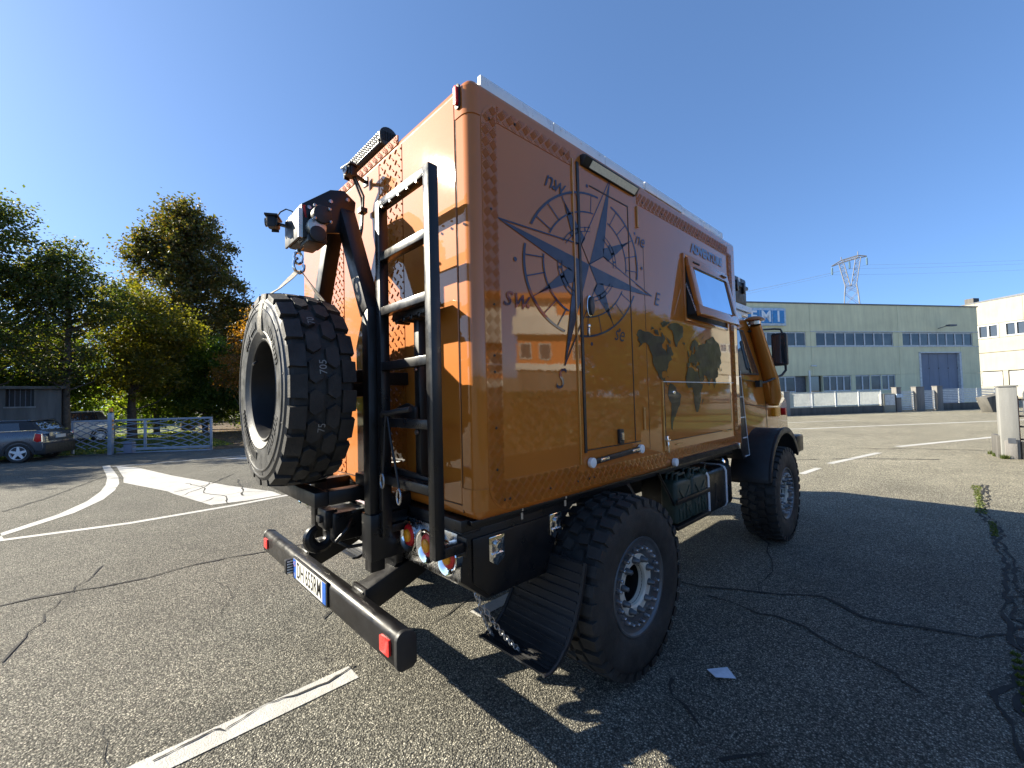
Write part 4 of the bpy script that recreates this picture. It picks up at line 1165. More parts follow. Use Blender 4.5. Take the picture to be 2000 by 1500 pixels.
def make_wheel():
    """outer face towards +x, rim plane at x = 0"""
    w = empty('wheel')
    b = MB(); tb = tyre_mesh(MB(), TR, .355, 'chunk', 34)
    b.add([(x - .155, y, z) for x, y, z in tb.v], tb.f)
    b.build('tyre', M['rubber'], w, smooth=28)
    b = MB()
    b.lathe([(.292, -.05), (.294, -.004), (.288, .006), (.278, .004), (.268, -.010), (.245, -.018), (.205, -.020), (.185, -.024), (.178, -.05), (.172, -.075), (.168, -.12)], (0, 0, 0), (1, 0, 0), 64)
    b.lathe([(.29, -.26), (.26, -.26), (.20, -.2), (.168, -.12)], (0, 0, 0), (1, 0, 0), 48)
    b.build('rim', M['rim'], w, smooth=30)
    b = MB(); b.lathe([(.185, -.030), (.18, -.026), (.135, -.026), (.122, -.034), (.115, -.06), (.114, -.075)], (0, 0, 0), (1, 0, 0), 48); b.build('inner_flange', M['cream'], w, smooth=30)
    b = MB(); b.lathe([(.117, -.05), (.116, -.24), (.085, -.25), (.08, -.20), (.06, -.19), (.0001, -.19)], (0, 0, 0), (1, 0, 0), 32); b.build('hub', M['ink'], w, smooth=30)
    bo = MB()
    for k in range(24):
        a = R_(k * 15 + 4); c = (-.020, .222 * math.cos(a), .222 * math.sin(a))
        bo.lathe([(.014, 0), (.014, .012), (.010, .020), (.010, .030), (.007, .034), (.0001, .034)], c, (1, 0, 0), 8)
    tag(bo.build('rim_bolts', M['bolt'], w, smooth=40), kind='stuff')
    for k in range(10):
        a = R_(k * 36 + 8); c = (-.026, .155 * math.cos(a), .155 * math.sin(a))
        b = MB(); b.lathe([(.021, 0), (.020, .012), (.016, .018), (.014, .038), (.008, .044), (.0001, .044)], c, (1, 0, 0), 12); b.build('wheel_nut', M['rim'], w, smooth=40)
    return w
YA, WB, XW = 1.1205, 3.25, 1.352
wheel = make_wheel(); wheel.parent = truck
wheel.location = (XW, YA, TR - .006); wheel.rotation_euler = (.3, 0, 0)
for (x, y, rz, rx) in ((XW, YA + WB, 0, 1.1), (-XW, YA, math.pi, .7), (-XW, YA + WB, math.pi, 2.0)):
    c = copy_tree(wheel, truck); c.location = (x, y, TR - .006); c.rotation_euler = (rx, 0, rz)
# axles and springs
for y in (YA, YA + WB):
    b = MB(); b.cyl((-1.1, y, .66), (1.1, y, .66), .075, seg=16); b.cyl((-.16, y, .66), (.16, y, .66), .17, seg=20); b.cyl((1.0, y, .56), (1.2, y, .56), .14, seg=20); b.cyl((-1.0, y, .56), (-1.2, y, .56), .14, seg=20); b.build('axle', M['satin'], truck, bevel=.01)
    for s in (-1, 1):
        b = MB(); b.tube([(s * .62 + .06 * math.cos(k * .7), y + .06 * math.sin(k * .7), .70 + k * .0065) for k in range(54)], .011, 6); b.build('coil_spring', M['satin'], truck)
b = MB(); b.cyl((0, YA, .7), (0, YA + WB, .78), .05, seg=12); b.box(-.3, .3, 2.4, 3.6, .62, 1.0); b.build('gearbox', M['satin'], truck, bevel=.02)
# wheel arch liner over the rear wheel
b = MB(); b.prism(arc(YA, .60, .60, 25, 155, 12) + arc(YA, .60, .575, 155, 25, 12), lambda u, v, w: (w, u, v), .80, 1.06); b.build('arch_liner', M['plastic'], truck)

# fuel tank, straps, strut
b = MB(); b.box(.62, 1.085, 2.42, 3.50, .535, .955); tank = b.build('fuel_tank', M['black'], truck, bevel=.055, seg=4)
for y in (2.86, 3.30):
    b = MB()
    o = [(.60, .962), (1.03, .962), (1.072, .945), (1.0915, .905), (1.0915, .585), (1.072, .545), (1.03, .528), (.60, .528)]
    i_ = [(.60, .957), (1.03, .957), (1.069, .941), (1.0865, .904), (1.0865, .586), (1.069, .549), (1.03, .533), (.60, .533)]
    b.prism(o + i_[::-1], lambda u, v, w: (u, w, v), y - .02, y + .02); b.build('tank_strap', M['alu'], tank)
b = MB(); b.prism(rrect(3.02, 3.05, .62, .82, .01), lambda u, v, w: (w, u, v), 1.084, 1.088); b.prism(rrect(3.41, 3.43, .62, .86, .008), lambda u, v, w: (w, u, v), 1.084, 1.088); b.build('tank_groove', M['ink'], tank)
b = MB(); b.cyl((.9, 3.50, .93), (.9, 3.64, .93), .11, seg=20); b.build('air_tank', M['chrome'], truck, bevel=.02)
b = MB(); b.tube([(1.1, 1.88, 1.08), (1.1, 2.26, .62)], .009, 8); b.build('strut', M['satin'], truck)
b = MB(); b.box(1.02, 1.14, 2.10, 2.76, .585, .615); b.box(1.13, 1.145, 2.10, 2.76, .79, .83); b.build('can_rack', M['satin'], truck, bevel=.004)

# cab
cabp = [(3.78, 1.05), (3.78, 2.52), (3.90, 2.60), (4.50, 2.60), (4.62, 2.52), (4.98, 1.86), (5.70, 1.66), (5.86, 1.55), (5.88, 1.10), (5.6, 1.0)]
b = MB()
n = len(cabp)
def hw(z): return 1.04 if z < 1.8 else 1.04 - .09 * (z - 1.8)
vs = [(-hw(z), y, z) for y, z in cabp] + [(hw(z), y, z) for y, z in cabp]
tri = tessellate_polygon([[Vector((y, z, 0)) for y, z in cabp]])
b.add(vs, [tuple(t) for t in tri] + [tuple(n + i for i in reversed(t)) for t in tri] + [(i, (i + 1) % n, (i + 1) % n + n, i + n) for i in range(n)])
cab = b.build('cab', M['paint'], truck, bevel=.035, seg=4, smooth=50)
for s in (-1, 1):
    f = lambda u, v, w: (s * (hw(v) + w), u, v)
    b = MB(); b.prism([(3.98, 2.44), (4.32, 2.44), (4.68, 1.90), (3.98, 1.90)], f, -.005, .005); b.build('window_seal', M['plastic'], cab, smooth=0)
    b = MB(); b.prism([(4.00, 2.42), (4.16, 2.42), (4.30, 1.92), (4.00, 1.92)], f, .004, .007); b.build('door_window', M['glass'], cab, smooth=0)
    b = MB(); b.prism([(4.20, 2.42), (4.305, 2.42), (4.63, 1.92), (4.345, 1.92)], f, .004, .007); b.build('door_window', M['glass'], cab, smooth=0)
    b = MB(); b.prism([(4.05, 1.835), (4.85, 1.80), (4.85, 1.808), (4.05, 1.843)], f, -.005, .004); b.prism([(4.86, 1.80), (4.867, 1.80), (4.90, 1.12), (4.893, 1.12)], f, -.005, .002); b.prism([(4.1, 1.55), (4.86, 1.50), (4.86, 1.506), (4.1, 1.556)], f, -.005, .003); b.build('door_gap', M['seam'], cab, smooth=0)
    b = MB(); b.prism(rrect(5.10, 5.34, 1.36, 1.48, .02), f, -.01, .045); ind = b.build('indicator', M['amber'], cab, bevel=.012)
    b = MB(); b.prism(rrect(5.52, 5.60, 1.36, 1.46, .02), f, -.01, .055); b.build('side_marker', M['redlens'], cab, bevel=.01)
b = MB(); b.prism([(4.60, 2.53), (4.66, 2.45), (4.97, 1.90), (4.93, 1.89)], lambda u, v, w: (w, u, v), -.9, .9); b.build('windscreen', M['glass'], cab, smooth=0)
b = MB(); b.box(-.95, .95, 3.95, 4.60, 2.64, 2.68); b.beam((.93, 3.9, 2.66), (.93, 4.62, 2.66), .05, .05); b.box(.6, .92, 4.0, 4.2, 2.60, 2.64); b.box(.88, .97, 4.1, 4.35, 2.52, 2.64); b.build('roof_rack', M['alu'], truck, bevel=.006)
b = MB(); b.box(.35, .97, 3.80, 4.56, 2.76, 3.10); case = b.build('roof_case', M['plastic'], truck, bevel=.03, seg=3)
b = MB(); b.box(.33, .985, 3.78, 4.58, 2.965, 3.005); b.box(.965, .998, 4.15, 4.21, 2.90, 3.03); b.box(.965, .998, 4.38, 4.44, 2.90, 3.03); b.box(.84, .90, 4.56, 4.60, 2.88, 3.03); b.build('case_rim', M['satin'], case, bevel=.006)
b = MB(); b.box(.970, .975, 4.26, 4.33, 3.03, 3.08); b.build('case_sticker', M['white'], case)
b = MB(); b.box(.4, .98, 3.85, 4.70, 2.69, 2.758); b.build('case_base', M['alu'], case)
# raised air intake
b = MB(); b.tube([(1.10, 4.94, 1.52), (1.10, 4.965, 1.62), (1.09, 4.93, 1.85), (1.06, 4.72, 2.25), (1.04, 4.58, 2.52)], [.07, .098, .095, .078, .070], 20); sn = b.build('air_intake', M['paint'], truck, smooth=60)
b = MB(); b.cyl((1.04, 4.575, 2.53), (1.04, 4.57, 2.57), .072, seg=20); b.build('intake_collar', M['steel'], sn)
b = MB(); b.lathe([(.08, 0), (.118, .008), (.116, .022), (.08, .050), (.03, .064), (.0001, .066)], (1.04, 4.568, 2.565), (0, 0, 1), 28); b.build('intake_cap', M['paint'], sn, smooth=60)
b = MB(); b.prism([(4.78, 1.82), (4.86, 1.82), (4.95, 1.55), (4.88, 1.55)], lambda u, v, w: (w, u, v), 1.02, 1.10); b.build('intake_bracket', M['paint'], sn, bevel=.01)
# mirror
b = MB(); b.tube([(.98, 4.50, 2.44), (1.05, 4.70, 2.47), (1.14, 5.02, 2.50), (1.20, 5.05, 2.49), (1.215, 5.05, 2.44)], .013, 8); b.tube([(1.06, 4.55, 1.80), (1.10, 4.70, 1.81), (1.20, 5.02, 1.90), (1.235, 5.06, 1.96), (1.235, 5.06, 2.05)], .015, 8); b.box(1.04, 1.09, 4.50, 4.60, 1.75, 1.83); mir = b.build('mirror_arm', M['plastic'], truck)
b = MB(); b.prism(rrect(1.10, 1.27, 2.02, 2.44, .03), lambda u, v, w: (u, w, v), 5.0, 5.07); b.build('mirror_housing', M['plastic'], mir, bevel=.012)
b = MB(); b.prism(rrect(1.118, 1.252, 2.05, 2.42, .02), lambda u, v, w: (u, w, v), 4.996, 4.999); b.build('mirror_glass', M['glass'], mir, smooth=0)
# black gap screen with steps between box and cab
b = MB(); b.prism([(3.56, 2.42), (3.60, 2.42), (3.88, 1.00), (3.70, .97), (3.56, 1.2)], lambda u, v, w: (w, u, v), .95, 1.13); gs = b.build('step_ladder', M['ink'], truck, bevel=.004)
for z in (1.0, 1.2, 1.42, 1.64, 1.86):
    ya = 3.60 + (2.42 - z) * .197
    b = MB(); b.box(1.131, 1.137, ya - .14, ya, z - .004, z + .006); b.build('step_edge', M['alu'], gs, smooth=0)
b = MB(); b.beam((1.134, 3.882, 1.0), (1.134, 3.70, 1.92), .006, .006); b.build('step_edge', M['alu'], gs, smooth=0)
# front fenders
for s in (-1, 1):
    cy, cz = YA + WB + .10, .62
    outer = [(3.98, .78)] + arc(cy, cz, .64, 172, 28, 18) ; inner = [(4.03, .78)] + arc(cy, cz, .595, 172, 28, 18)
    b = MB(); b.prism(outer + inner[::-1], lambda u, v, w: (s * w, u, v), .93, 1.33); fd = b.build('front_fender', M['plastic'], truck, bevel=.006)
    b = MB(); b.prism([(y + (.0), z + .012) for y, z in outer] + [(y, z - .012) for y, z in inner[::-1]], lambda u, v, w: (s * w, u, v), 1.318, 1.345); b.build('fender_lip', M['plastic'], fd, bevel=.004)
b = MB(); b.box(-1.2, 1.2, 5.62, 5.95, .84, 1.07); b.build('front_bumper', M['satin'], truck, bevel=.02)
b = MB(); b.box(-.55, .55, 4.0, 5.6, .85, 1.3); b.build('engine_block', M['satin'], truck, bevel=.02)

# ------------------------------------------------------------------ spare wheel, strap, cord, cans, paper
SX, SY, SZ = .12, -.475, 1.772
spare = empty('spare_wheel', (SX, SY, SZ), 0, 'spare wheel standing upright on the rear carrier with grey dusty sidewall', 'spare wheel')
b = MB(); tb = tyre_mesh(MB(), TR, .325, 'block', 22)
# axle of the tyre mesh is +x -> turn to -y (outer face backwards)
rot = lambda p: (p[1], -p[0], p[2])
b.add([rot(p) for p in tb.v], tb.f)
b.build('tyre', M['rubber'], spare, smooth=28)
h = .1625
b = MB(); b.lathe([(.268, h * .80), (.290, h * .90), (.312, h * .98), (.318, h * 1.01), (.322, h * .99), (TR * .74, h * 1.03), (TR * .80, h * 1.03), (TR * .805, h * 1.055), (TR * .82, h * 1.055), (TR * .825, h * 1.02), (TR * .87, h * 1.0), (TR * .873, h * 1.025), (TR * .885, h * 1.02), (TR * .89, h * .985), (TR * .925, h * .93)], (0, 0, 0), (0, -1, 0), 72); b.build('sidewall', M['dusty'], spare, smooth=40)
b = MB()
for a0, a1 in ((200, 214), (218, 236), (240, 262), (100, 118), (124, 140), (300, 318), (324, 340), (20, 38), (44, 60)):
    for a in np.arange(a0, a1, 4.2):
        r0, r1 = .345, .385
        t = R_(a); w_ = R_(1.3)
        b.add([(r * math.cos(t + e), -h * 1.035 - q, r * math.sin(t + e)) for q in (-.004, .0012) for r, e in ((r0, -w_), (r1, -w_), (r1, w_), (r0, w_))], [(4, 5, 6, 7), (0, 1, 5, 4), (1, 2, 6, 5), (2, 3, 7, 6), (3, 0, 4, 7)])
for k in range(12):
    t = R_(k * 30 + 8)
    b.beam((.40 * math.cos(t), -h * 1.03, .40 * math.sin(t)), (.46 * math.cos(t), -h * 1.02, .46 * math.sin(t)), .002, .006)
tag(b.build('sidewall_relief', M['dusty'], spare), kind='stuff')
b = MB(); b.lathe([(.285, .14), (.276, .150), (.266, .145), (.258, .12), (.25, .06), (.235, .02), (.232, -.06), (.15, -.075), (.11, -.06), (.0001, -.06)], (0, 0, 0), (0, -1, 0), 56); b.lathe([(.285, -.14), (.25, -.13), (.235, -.02)], (0, 0, 0), (0, -1, 0), 48); b.build('rim', M['rimblack'], spare, smooth=40)
b = MB()
for k in range(8):
    t = R_(k * 45); b.lathe([(.0001, .03), (.014, .028), (.016, 0)], (.13 * math.cos(t), .065, .13 * math.sin(t)), (0, -1, 0), 8)
b.build('rim_nut', M['bolt'], spare)
b = MB(); b.cyl((-.19, -.13, .17), (-.17, -.155, .15), .006, seg=8); b.build('valve', M['bolt'], spare)
# chalk numbers written on the tread
def chalk(body, ang, x, size):
    t = R_(ang); r = TR + .0015
    p = (r * math.cos(t), x, r * math.sin(t))
    text_obj('chalk_number', body, size, frame(p, (-math.sin(t), 0, math.cos(t)), (0, -1, 0)), M['chalk'], spare)
chalk('705', 10, -.01, .05); chalk('70', 38, -.03, .05); chalk('75', -22, -.01, .05)

# lifting strap
st = MB()
def webbing(b, pts, w, wdir, th=.004):
    P = [Vector(p) for p in pts]; vs = []
    for i, p in enumerate(P):
        d = (P[min(i + 1, len(P) - 1)] - P[max(i - 1, 0)]).normalized()
        wd = Vector(wdir[i] if isinstance(wdir, list) else wdir); wd = (wd - d * wd.dot(d)).normalized()
        nn = d.cross(wd)
        vs += [p + wd * w / 2 + nn * th / 2, p - wd * w / 2 + nn * th / 2, p - wd * w / 2 - nn * th / 2, p + wd * w / 2 - nn * th / 2]
    fs = []
    for i in range(len(P) - 1):
        a, c = 4 * i, 4 * i + 4
        fs += [(a + k, a + (k + 1) % 4, c + (k + 1) % 4, c + k) for k in range(4)]
    fs += [(3, 2, 1, 0), tuple(4 * (len(P) - 1) + k for k in range(4))]
    b.add(vs, fs)
TT = SZ + TR
webbing(st, [(.19, -.455, 2.445), (.20, -.50, 2.39), (.21, -.56, 2.32), (.21, -.615, 2.275), (.20, -.643, 2.23), (.19, -.65, 2.16), (.18, -.648, 2.09), (.18, -.625, 2.055), (.18, -.58, 2.03), (.18, -.45, 2.02), (.18, -.34, 2.03)], .042, [(1, .6, 0)] * 2 + [(1, .2, 0)] * 9)
webbing(st, [(.195, -.445, 2.445), (.20, -.40, 2.385), (.205, -.36, 2.325), (.20, -.325, 2.29), (.19, -.300, 2.22), (.18, -.298, 2.1), (.18, -.33, 2.03)], .042, [(1, -.4, 0)] * 2 + [(1, 0, 0)] * 5)
tag(st.build('lifting_strap', M['strap'], smooth=40), 'grey webbing strap looped round the spare wheel and hanging from the winch hook', 'strap')

# cord with snap hooks on the ladder
cord = empty('ladder_cord', (.72, -.2, 1.29), 0, 'black elastic cord with two snap hooks hanging from the fifth ladder rung', 'cord')
b = MB()
b.tube([(.01, -.01, .345), (.0, -.012, .28), (-.015, -.012, .12), (-.03, -.012, .03)], .006, 6)
b.tube([(.02, -.01, .345), (.06, -.014, .22), (.115, -.014, .06), (.135, -.012, -.02)], .006, 6)
b.tube([(-.03, -.012, .33), (.0, -.016, .345), (.04, -.016, .34), (.12, .0, .352), (.2, .02, .36)], .014, 8)
b.build('cord', M['plastic'], cord)
for x, z in ((-.03, -.005), (.14, -.06)):
    b = MB(); b.tube([(x + .018 * math.cos(R_(a)), -.016, z + .036 * math.sin(R_(a))) for a in range(0, 360, 30)], .0055, 6, closed=True); b.build('snap_hook', M['bolt'], cord)

# jerry cans
def jerry():
    c = empty('jerry_can', (0, 0, 0), 0, 'olive green jerry can strapped before the fuel tank, nearer the rear wheel', 'jerry can', 'green jerry cans by the fuel tank')
    b = MB(); b.box(-.06, .085, -.15, .15, 0, .36); b.build('body', M['army'], c, bevel=.035, seg=3)
    b = MB()
    for a in (-1, 1): b.beam((.086, -.10, .18 + a * .11), (.086, .10, .18 - a * .11), .022, .014, (1, 0, 0))
    for k in range(4): b.box(.080, .096, -.11 + k * .065, -.09 + k * .065, .03, .13)
    b.build('rib', M['army'], c, bevel=.006)
    for x in (-.03, .02, .06):
        b = MB(); b.tube([(x, -.09, .355), (x, -.08, .40), (x, .05, .40), (x, .07, .355)], .012, 6); b.build('handle', M['army'], c)
    b = MB(); b.cyl((.05, .11, .34), (.08, .125, .39), .032, seg=14); b.build('cap', M['army'], c, bevel=.005)
    b = MB(); b.beam((.086, .10, .36), (.095, .10, .44), .008, .008); b.build('cap_clip', M['steel'], c)
    return c
j1 = jerry(); j1.location = (1.04, 2.27, .617)
j2 = copy_tree(j1); j2.location = (1.04, 2.58, .617); j2['label'] = 'olive green jerry can strapped before the fuel tank, touching the tank'

b = MB(); pts = [(1.612, 1.420), (1.700, 1.505), (1.768, 1.452), (1.685, 1.362)]
b.add([(p[0], p[1], .008 + .012 * (i % 2)) for i, p in enumerate(pts)] + [(p[0], p[1], .010 + .012 * (i % 2)) for i, p in enumerate(pts)], [(3, 2, 1, 0), (4, 5, 6, 7)] + [(i, (i + 1) % 4, 4 + (i + 1) % 4, 4 + i) for i in range(4)])
tag(b.build('paper_scrap', M['paper']), 'small folded piece of white paper lying on the shaded asphalt', 'paper')

# ------------------------------------------------------------------ left side: lawn, gate, cars, shed, trees
sheet('lawn', [(-20.3, -14), (-19.9, -3), (-18.6, -.6), (-17.5, 1.3), (-18.6, 2.2), (-34, 3.5), (-62, 6), (-62, -34), (-24, -30)], .012, M['lawn'])
sheet('leaf_litter_ground', [(-17.5, 1.4), (-16.9, 2.0), (-16.2, 4.2), (-15.2, 8), (-13, 16), (-34, 26), (-62, 26), (-62, 6.1), (-34, 3.6), (-18.6, 2.3)], .010, M['litter'])
sheet('verge', [(-24, -30), (-20.3, -14), (-19.9, -3), (-18.6, -.6), (-17.5, 1.3), (-17.35, 1.15), (-18.4, -.75), (-19.6, -3.1), (-20.0, -14), (-23.6, -30)], .016, M['dconc'])

def leaf_cloud(n, fn, size, tilt=1.0):
    """n quads; fn(n) -> centres; returns verts, faces"""
    c = fn(n)
    n = len(c)
    s = size * rng.uniform(.55, 1.25, (n, 1))
    a = rng.normal(size=(n, 3)); a /= np.linalg.norm(a, axis=1, keepdims=True)
    nn = rng.normal(size=(n, 3)); nn[:, 2] += tilt; nn /= np.linalg.norm(nn, axis=1, keepdims=True)
    u = np.cross(nn, a); u /= np.linalg.norm(u, axis=1, keepdims=True); w = np.cross(nn, u)
    q = np.stack([c - u * s * .5, c - w * s * .33 + u * s * .02, c + u * s * .5, c + w * s * .33 + u * s * .02], 1)
    return q.reshape(-1, 3)

def fast_quads(name, v, m, parent=None, loc=None):
    me = bpy.data.meshes.new(name)
    n = len(v) // 4
    me.vertices.add(len(v)); me.vertices.foreach_set('co', v.astype(np.float32).ravel())
    me.loops.add(n * 4); me.loops.foreach_set('vertex_index', np.arange(n * 4, dtype=np.int32))
    me.polygons.add(n); me.polygons.foreach_set('loop_start', np.arange(0, n * 4, 4, dtype=np.int32))
    me.materials.append(m)
    me.update(calc_edges=True)
    o = bpy.data.objects.new(name, me); COL.objects.link(o)
    if parent: o.parent = parent
    return o

def tree(name, label, loc, lobes, trunk, leaf, nleaf, lsize, nclump, crad, group, cat='tree', limbs=26, bare=0.0):
    """lobes: (x,y,z,rx,ry,rz,weight) local; trunk: (r, height)"""
    t = empty(name, loc, 0, label, cat, group)
    w = np.array([l[6] for l in lobes], float); w /= w.sum()
    pick = rng.choice(len(lobes), nclump, p=w)
    d = rng.normal(size=(nclump, 3)); d /= np.linalg.norm(d, axis=1, keepdims=True)
    rr = rng.uniform(0, 1, nclump) ** (1 / 2.6)
    L = np.array([l[:6] for l in lobes])[pick]
    cc = L[:, :3] + d * rr[:, None] * L[:, 3:6]
    cr = crad * rng.uniform(.55, 1.35, nclump)
    def fn(n):
        k = rng.integers(0, nclump, n)
        e = rng.normal(size=(n, 3)) * np.array([.62, .62, .38])
        return cc[k] + e * cr[k][:, None]
    v = leaf_cloud(nleaf, fn, lsize)
    v = v[np.repeat(v.reshape(-1, 4, 3)[:, :, 2].min(1) > .15, 4)]
    fast_quads('crown', v, leaf, t)
    b = MB()
    r0, ht = trunk
    pts = [(0, 0, -.1), (r0 * .3, -r0 * .2, ht * .3), (-r0 * .3, r0 * .3, ht * .65), (0, 0, ht)]
    b.tube(pts, [r0 * 1.35, r0, r0 * .75, r0 * .35], 9)
    order = np.argsort(rng.uniform(size=nclump))[:limbs]
    for k in order:
        p = Vector(cc[k]); z0 = min(ht * .95, max(ht * .25, p.z - math.hypot(p.x, p.y) * .9))
        q = Vector((0, 0, z0)); mid = q.lerp(p, .5) + Vector((random.gauss(0, .15), random.gauss(0, .15), -.12 * (p - q).length))
        b.tube([q, mid, p], [r0 * .32, r0 * .17, r0 * .05], 5, caps=False)
    b.build('trunk', M['bark'], t, smooth=60)
    return t

TG = 'trees beyond the gate'
tree('plane_tree', 'tall broad tree with browning crown, highest of the trees beyond the gate', (-35.1, 2.85, 0),
     [(0, 0, 6.4, 3.7, 3.7, 2.3, 1.2), (.2, .3, 9.6, 3.7, 3.6, 2.9, 1.6), (0, .1, 12.6, 3.1, 2.9, 2.6, 1.3), (0, -.1, 14.8, 1.9, 1.9, 1.9, .6), (0, -2.2, 12.2, 1.3, 1.3, 1.4, .22), (.3, 2.9, 8.4, 1.7, 1.7, 1.5, .35), (0, 3.7, 7.4, 1.1, 1.1, .8, .2)],
     (.34, 14), M['leaf_plane'], 60000, .22, 680, .60, TG, limbs=70)
tree('thin_tree', 'thin leaved tall tree at the left edge above the concrete shed', (-25.2, -5.6, 0),
     [(0, 0, 5.4, 3.2, 3.2, 2.4, 1), (0, .3, 8.2, 2.5, 2.3, 2.0, .8), (0, .5, 9.8, 1.3, 1.4, 1.4, .35), (.2, 2.2, 7.2, 1.5, 1.6, 1.4, .4)],
     (.20, 9.4), M['leaf_thin'], 28000, .15, 380, .48, TG, limbs=90)
tree('thin_tree', 'slender feathery tree with sky showing through, right of the concrete shed', (-24.9, -2.6, 0),
     [(0, -.2, 4.6, 2.0, 2.0, 2.0, 1), (0, 0, 7.0, 1.9, 1.8, 1.7, .9), (0, -.1, 8.5, 1.0, 1.0, 1.1, .35), (0, 1.3, 6.5, 1.2, 1.2, 1.2, .4)],
     (.13, 8.4), M['leaf_thin'], 16000, .14, 230, .42, TG, limbs=80)
tree('golden_tree', 'yellowing bushy tree in front of the tall broad tree', (-28.2, -.3, 0),
     [(0, 0, 3.6, 2.3, 2.4, 1.8, 1), (0, .2, 5.8, 2.4, 2.4, 1.6, 1.1), (0, -.2, 7.2, 1.6, 1.6, 1.3, .6), (0, 1.7, 6.0, 1.5, 1.5, 1.3, .5)],
     (.18, 6), M['leaf_gold'], 33000, .155, 340, .52, TG, limbs=40)
tree('orange_tree', 'small tree with orange autumn leaves beside the spare wheel', (-23.6, 4.6, 0),
     [(0, .3, 5.2, 1.5, 1.7, 1.4, 1), (0, .9, 6.3, 1.1, 1.3, 1.2, .6), (0, -.3, 3.5, 1.6, 1.9, 1.5, .8)],
     (.12, 5), M['leaf_orange'], 19000, .12, 220, .38, TG, limbs=36)
UG = 'low green trees in the thicket'
for i, (x, y, h, r, lab) in enumerate([
    (-29.5, -3.9, 6.0, 2.3, 'low green tree right behind the concrete shed'),
    (-31.0, .9, 6.3, 2.2, 'low green tree in the thicket below the yellowing tree'),
    (-30.2, 3.2, 6.0, 2.1, 'low green tree in the thicket below the tall broad tree'),
    (-30.0, 5.4, 5.6, 2.0, 'low green tree in the thicket just left of the orange tree'),
    (-31.5, -7.4, 7.2, 2.6, 'low green tree at the left edge behind the concrete shed'),
    (-28.8, 7.8, 6.0, 2.2, 'low green tree hidden mostly by the spare wheel'),
    (-26.2, -12.2, 9.2, 2.9, 'leafy tree just outside the left edge whose shade falls on the road'),
    (-27.5, -9.2, 8.4, 2.5, 'leafy tree at the left edge behind the thin leaved tall tree')]):
    tree('low_tree', lab, (x, y, 0), [(0, 0, h * .36, r, r, h * .28, 1), (0, 0, h * .68, r * .9, r * .9, h * .30, 1), (0, .4, h * .86, r * .5, r * .5, h * .18, .3)],
         (.13, h * .8), M['leaf_green'], 26000, .16, 300, .50, UG, limbs=26)
tree('leafy_bush', 'dark leafy bush against the left end of the shed', (-22.6, -4.25, 0), [(0, 0, .7, .75, .8, .7, 1)], (.04, .8), M['leaf_thin'], 1800, .13, 40, .28, None, 'bush', limbs=10)

# far wood: one mass of foliage behind the garden
def wood_pts(n):
    k = rng.integers(0, 46, n)
    xs = -56 + 5 * np.sin(np.arange(46) * 2.3); ys = -44 + np.arange(46) * 1.55; hs = 6.0 + 1.4 * np.sin(np.arange(46) * 1.7)
    e = rng.normal(size=(n, 3)) * .55
    return np.stack([xs[k] + e[:, 0] * 2.2, ys[k] + e[:, 1] * 2.0, np.abs(hs[k] * .55 + e[:, 2] * hs[k] * .6)], 1)
tag(fast_quads('far_wood', leaf_cloud(42000, wood_pts, .5), M['leaf_green']), kind='stuff')

# fallen leaves
def fallen(n):
    x = rng.uniform(-34, -15.8, n); y = rng.uniform(1.0, 12, n)
    keep = (y - 1.4) > -(x + 17.5) * -.35
    p = np.stack([x, y, np.full(n, .025)], 1)
    return p[(x < -17.3 + (y - 1.4) * .3)]
v = leaf_cloud(9000, fallen, .10, 6)
tag(fast_quads('fallen_leaves', v, M['leaf_fallen']), kind='stuff')
def lawn_pts(n):
    x = rng.uniform(-33, -18.4, n); y = rng.uniform(-9, 2.6, n)
    k = (x < -19.9 + np.maximum(0, (y + 3)) * .57 - .1)
    return np.stack([x[k], y[k], np.full(k.sum(), .05)], 1)
tag(fast_quads('lawn_blades', leaf_cloud(26000, lawn_pts, .11, -.4), M['grassblade']), kind='stuff')

# ornamental sliding gate
G0 = Vector((-19.62, -2.20, 0)); G1 = Vector((-16.93, 1.64, 0)); GL = (G1 - G0).length
gate = empty('sliding_gate', G0, math.atan2(G1.y - G0.y, G1.x - G0.x), 'blue grey sliding gate with crossing curved bars beside the parked hatchback', 'gate')
def gbox(nm, x0, x1, z0, z1, d=.03):
    b = MB(); b.box(x0, x1, -d, d, z0, z1); return b.build(nm, M['gate'], gate, bevel=.004)
gbox('frame_rail', 0, GL, 1.20, 1.27); gbox('frame_rail', 1.45, GL, .10, .20); gbox('frame_rail', 1.45, GL, .0, .055, .02)
gbox('frame_stile', 0, .07, .06, 1.20); gbox('frame_stile', 2.36, 2.44, .2, 1.20); gbox('frame_stile', GL - .07, GL, .02, 1.20)
UC = 2.40
for sgn in (1, -1):
    for k in range(-9, 13):
        c = .70 + k * .20
        pts = []
        for u in np.linspace(.07, GL - .07, 60):
            x = abs(u - UC)
            z = c - sgn * (.14 * x * x if x < 1.0 else .14 + .30 * (x - 1.0) + .10 * (x - 1.0) ** 2)
            pts.append((u, z))
        run = []
        for u, z in pts + [(0, 99)]:
            if .2 <= z <= 1.20: run.append((u, .0 + .012 * sgn, z))
            else:
                if len(run) > 3:
                    b = MB(); b.tube(run, .019, 5); b.build('curved_bar', M['gate'], gate)
                run = []
post = empty('gate_post', (-18.66, -1.17, 0), gate.rotation_euler.z, 'blue grey gate post with an amber warning lamp on top', 'post')
b = MB(); b.box(-.065, .065, -.065, .065, 0, 1.52); b.build('post', M['gate'], post, bevel=.006)
b = MB(); b.cyl((0, 0, 1.52), (0, 0, 1.57), .05, seg=14); b.build('lamp_base', M['plastic'], post)
b = MB(); b.lathe([(.06, 1.57), (.062, 1.66), (.05, 1.70), (.0001, 1.71)], (0, 0, 0), (0, 0, 1), 16); b.build('warning_lamp', M['amber'], post)
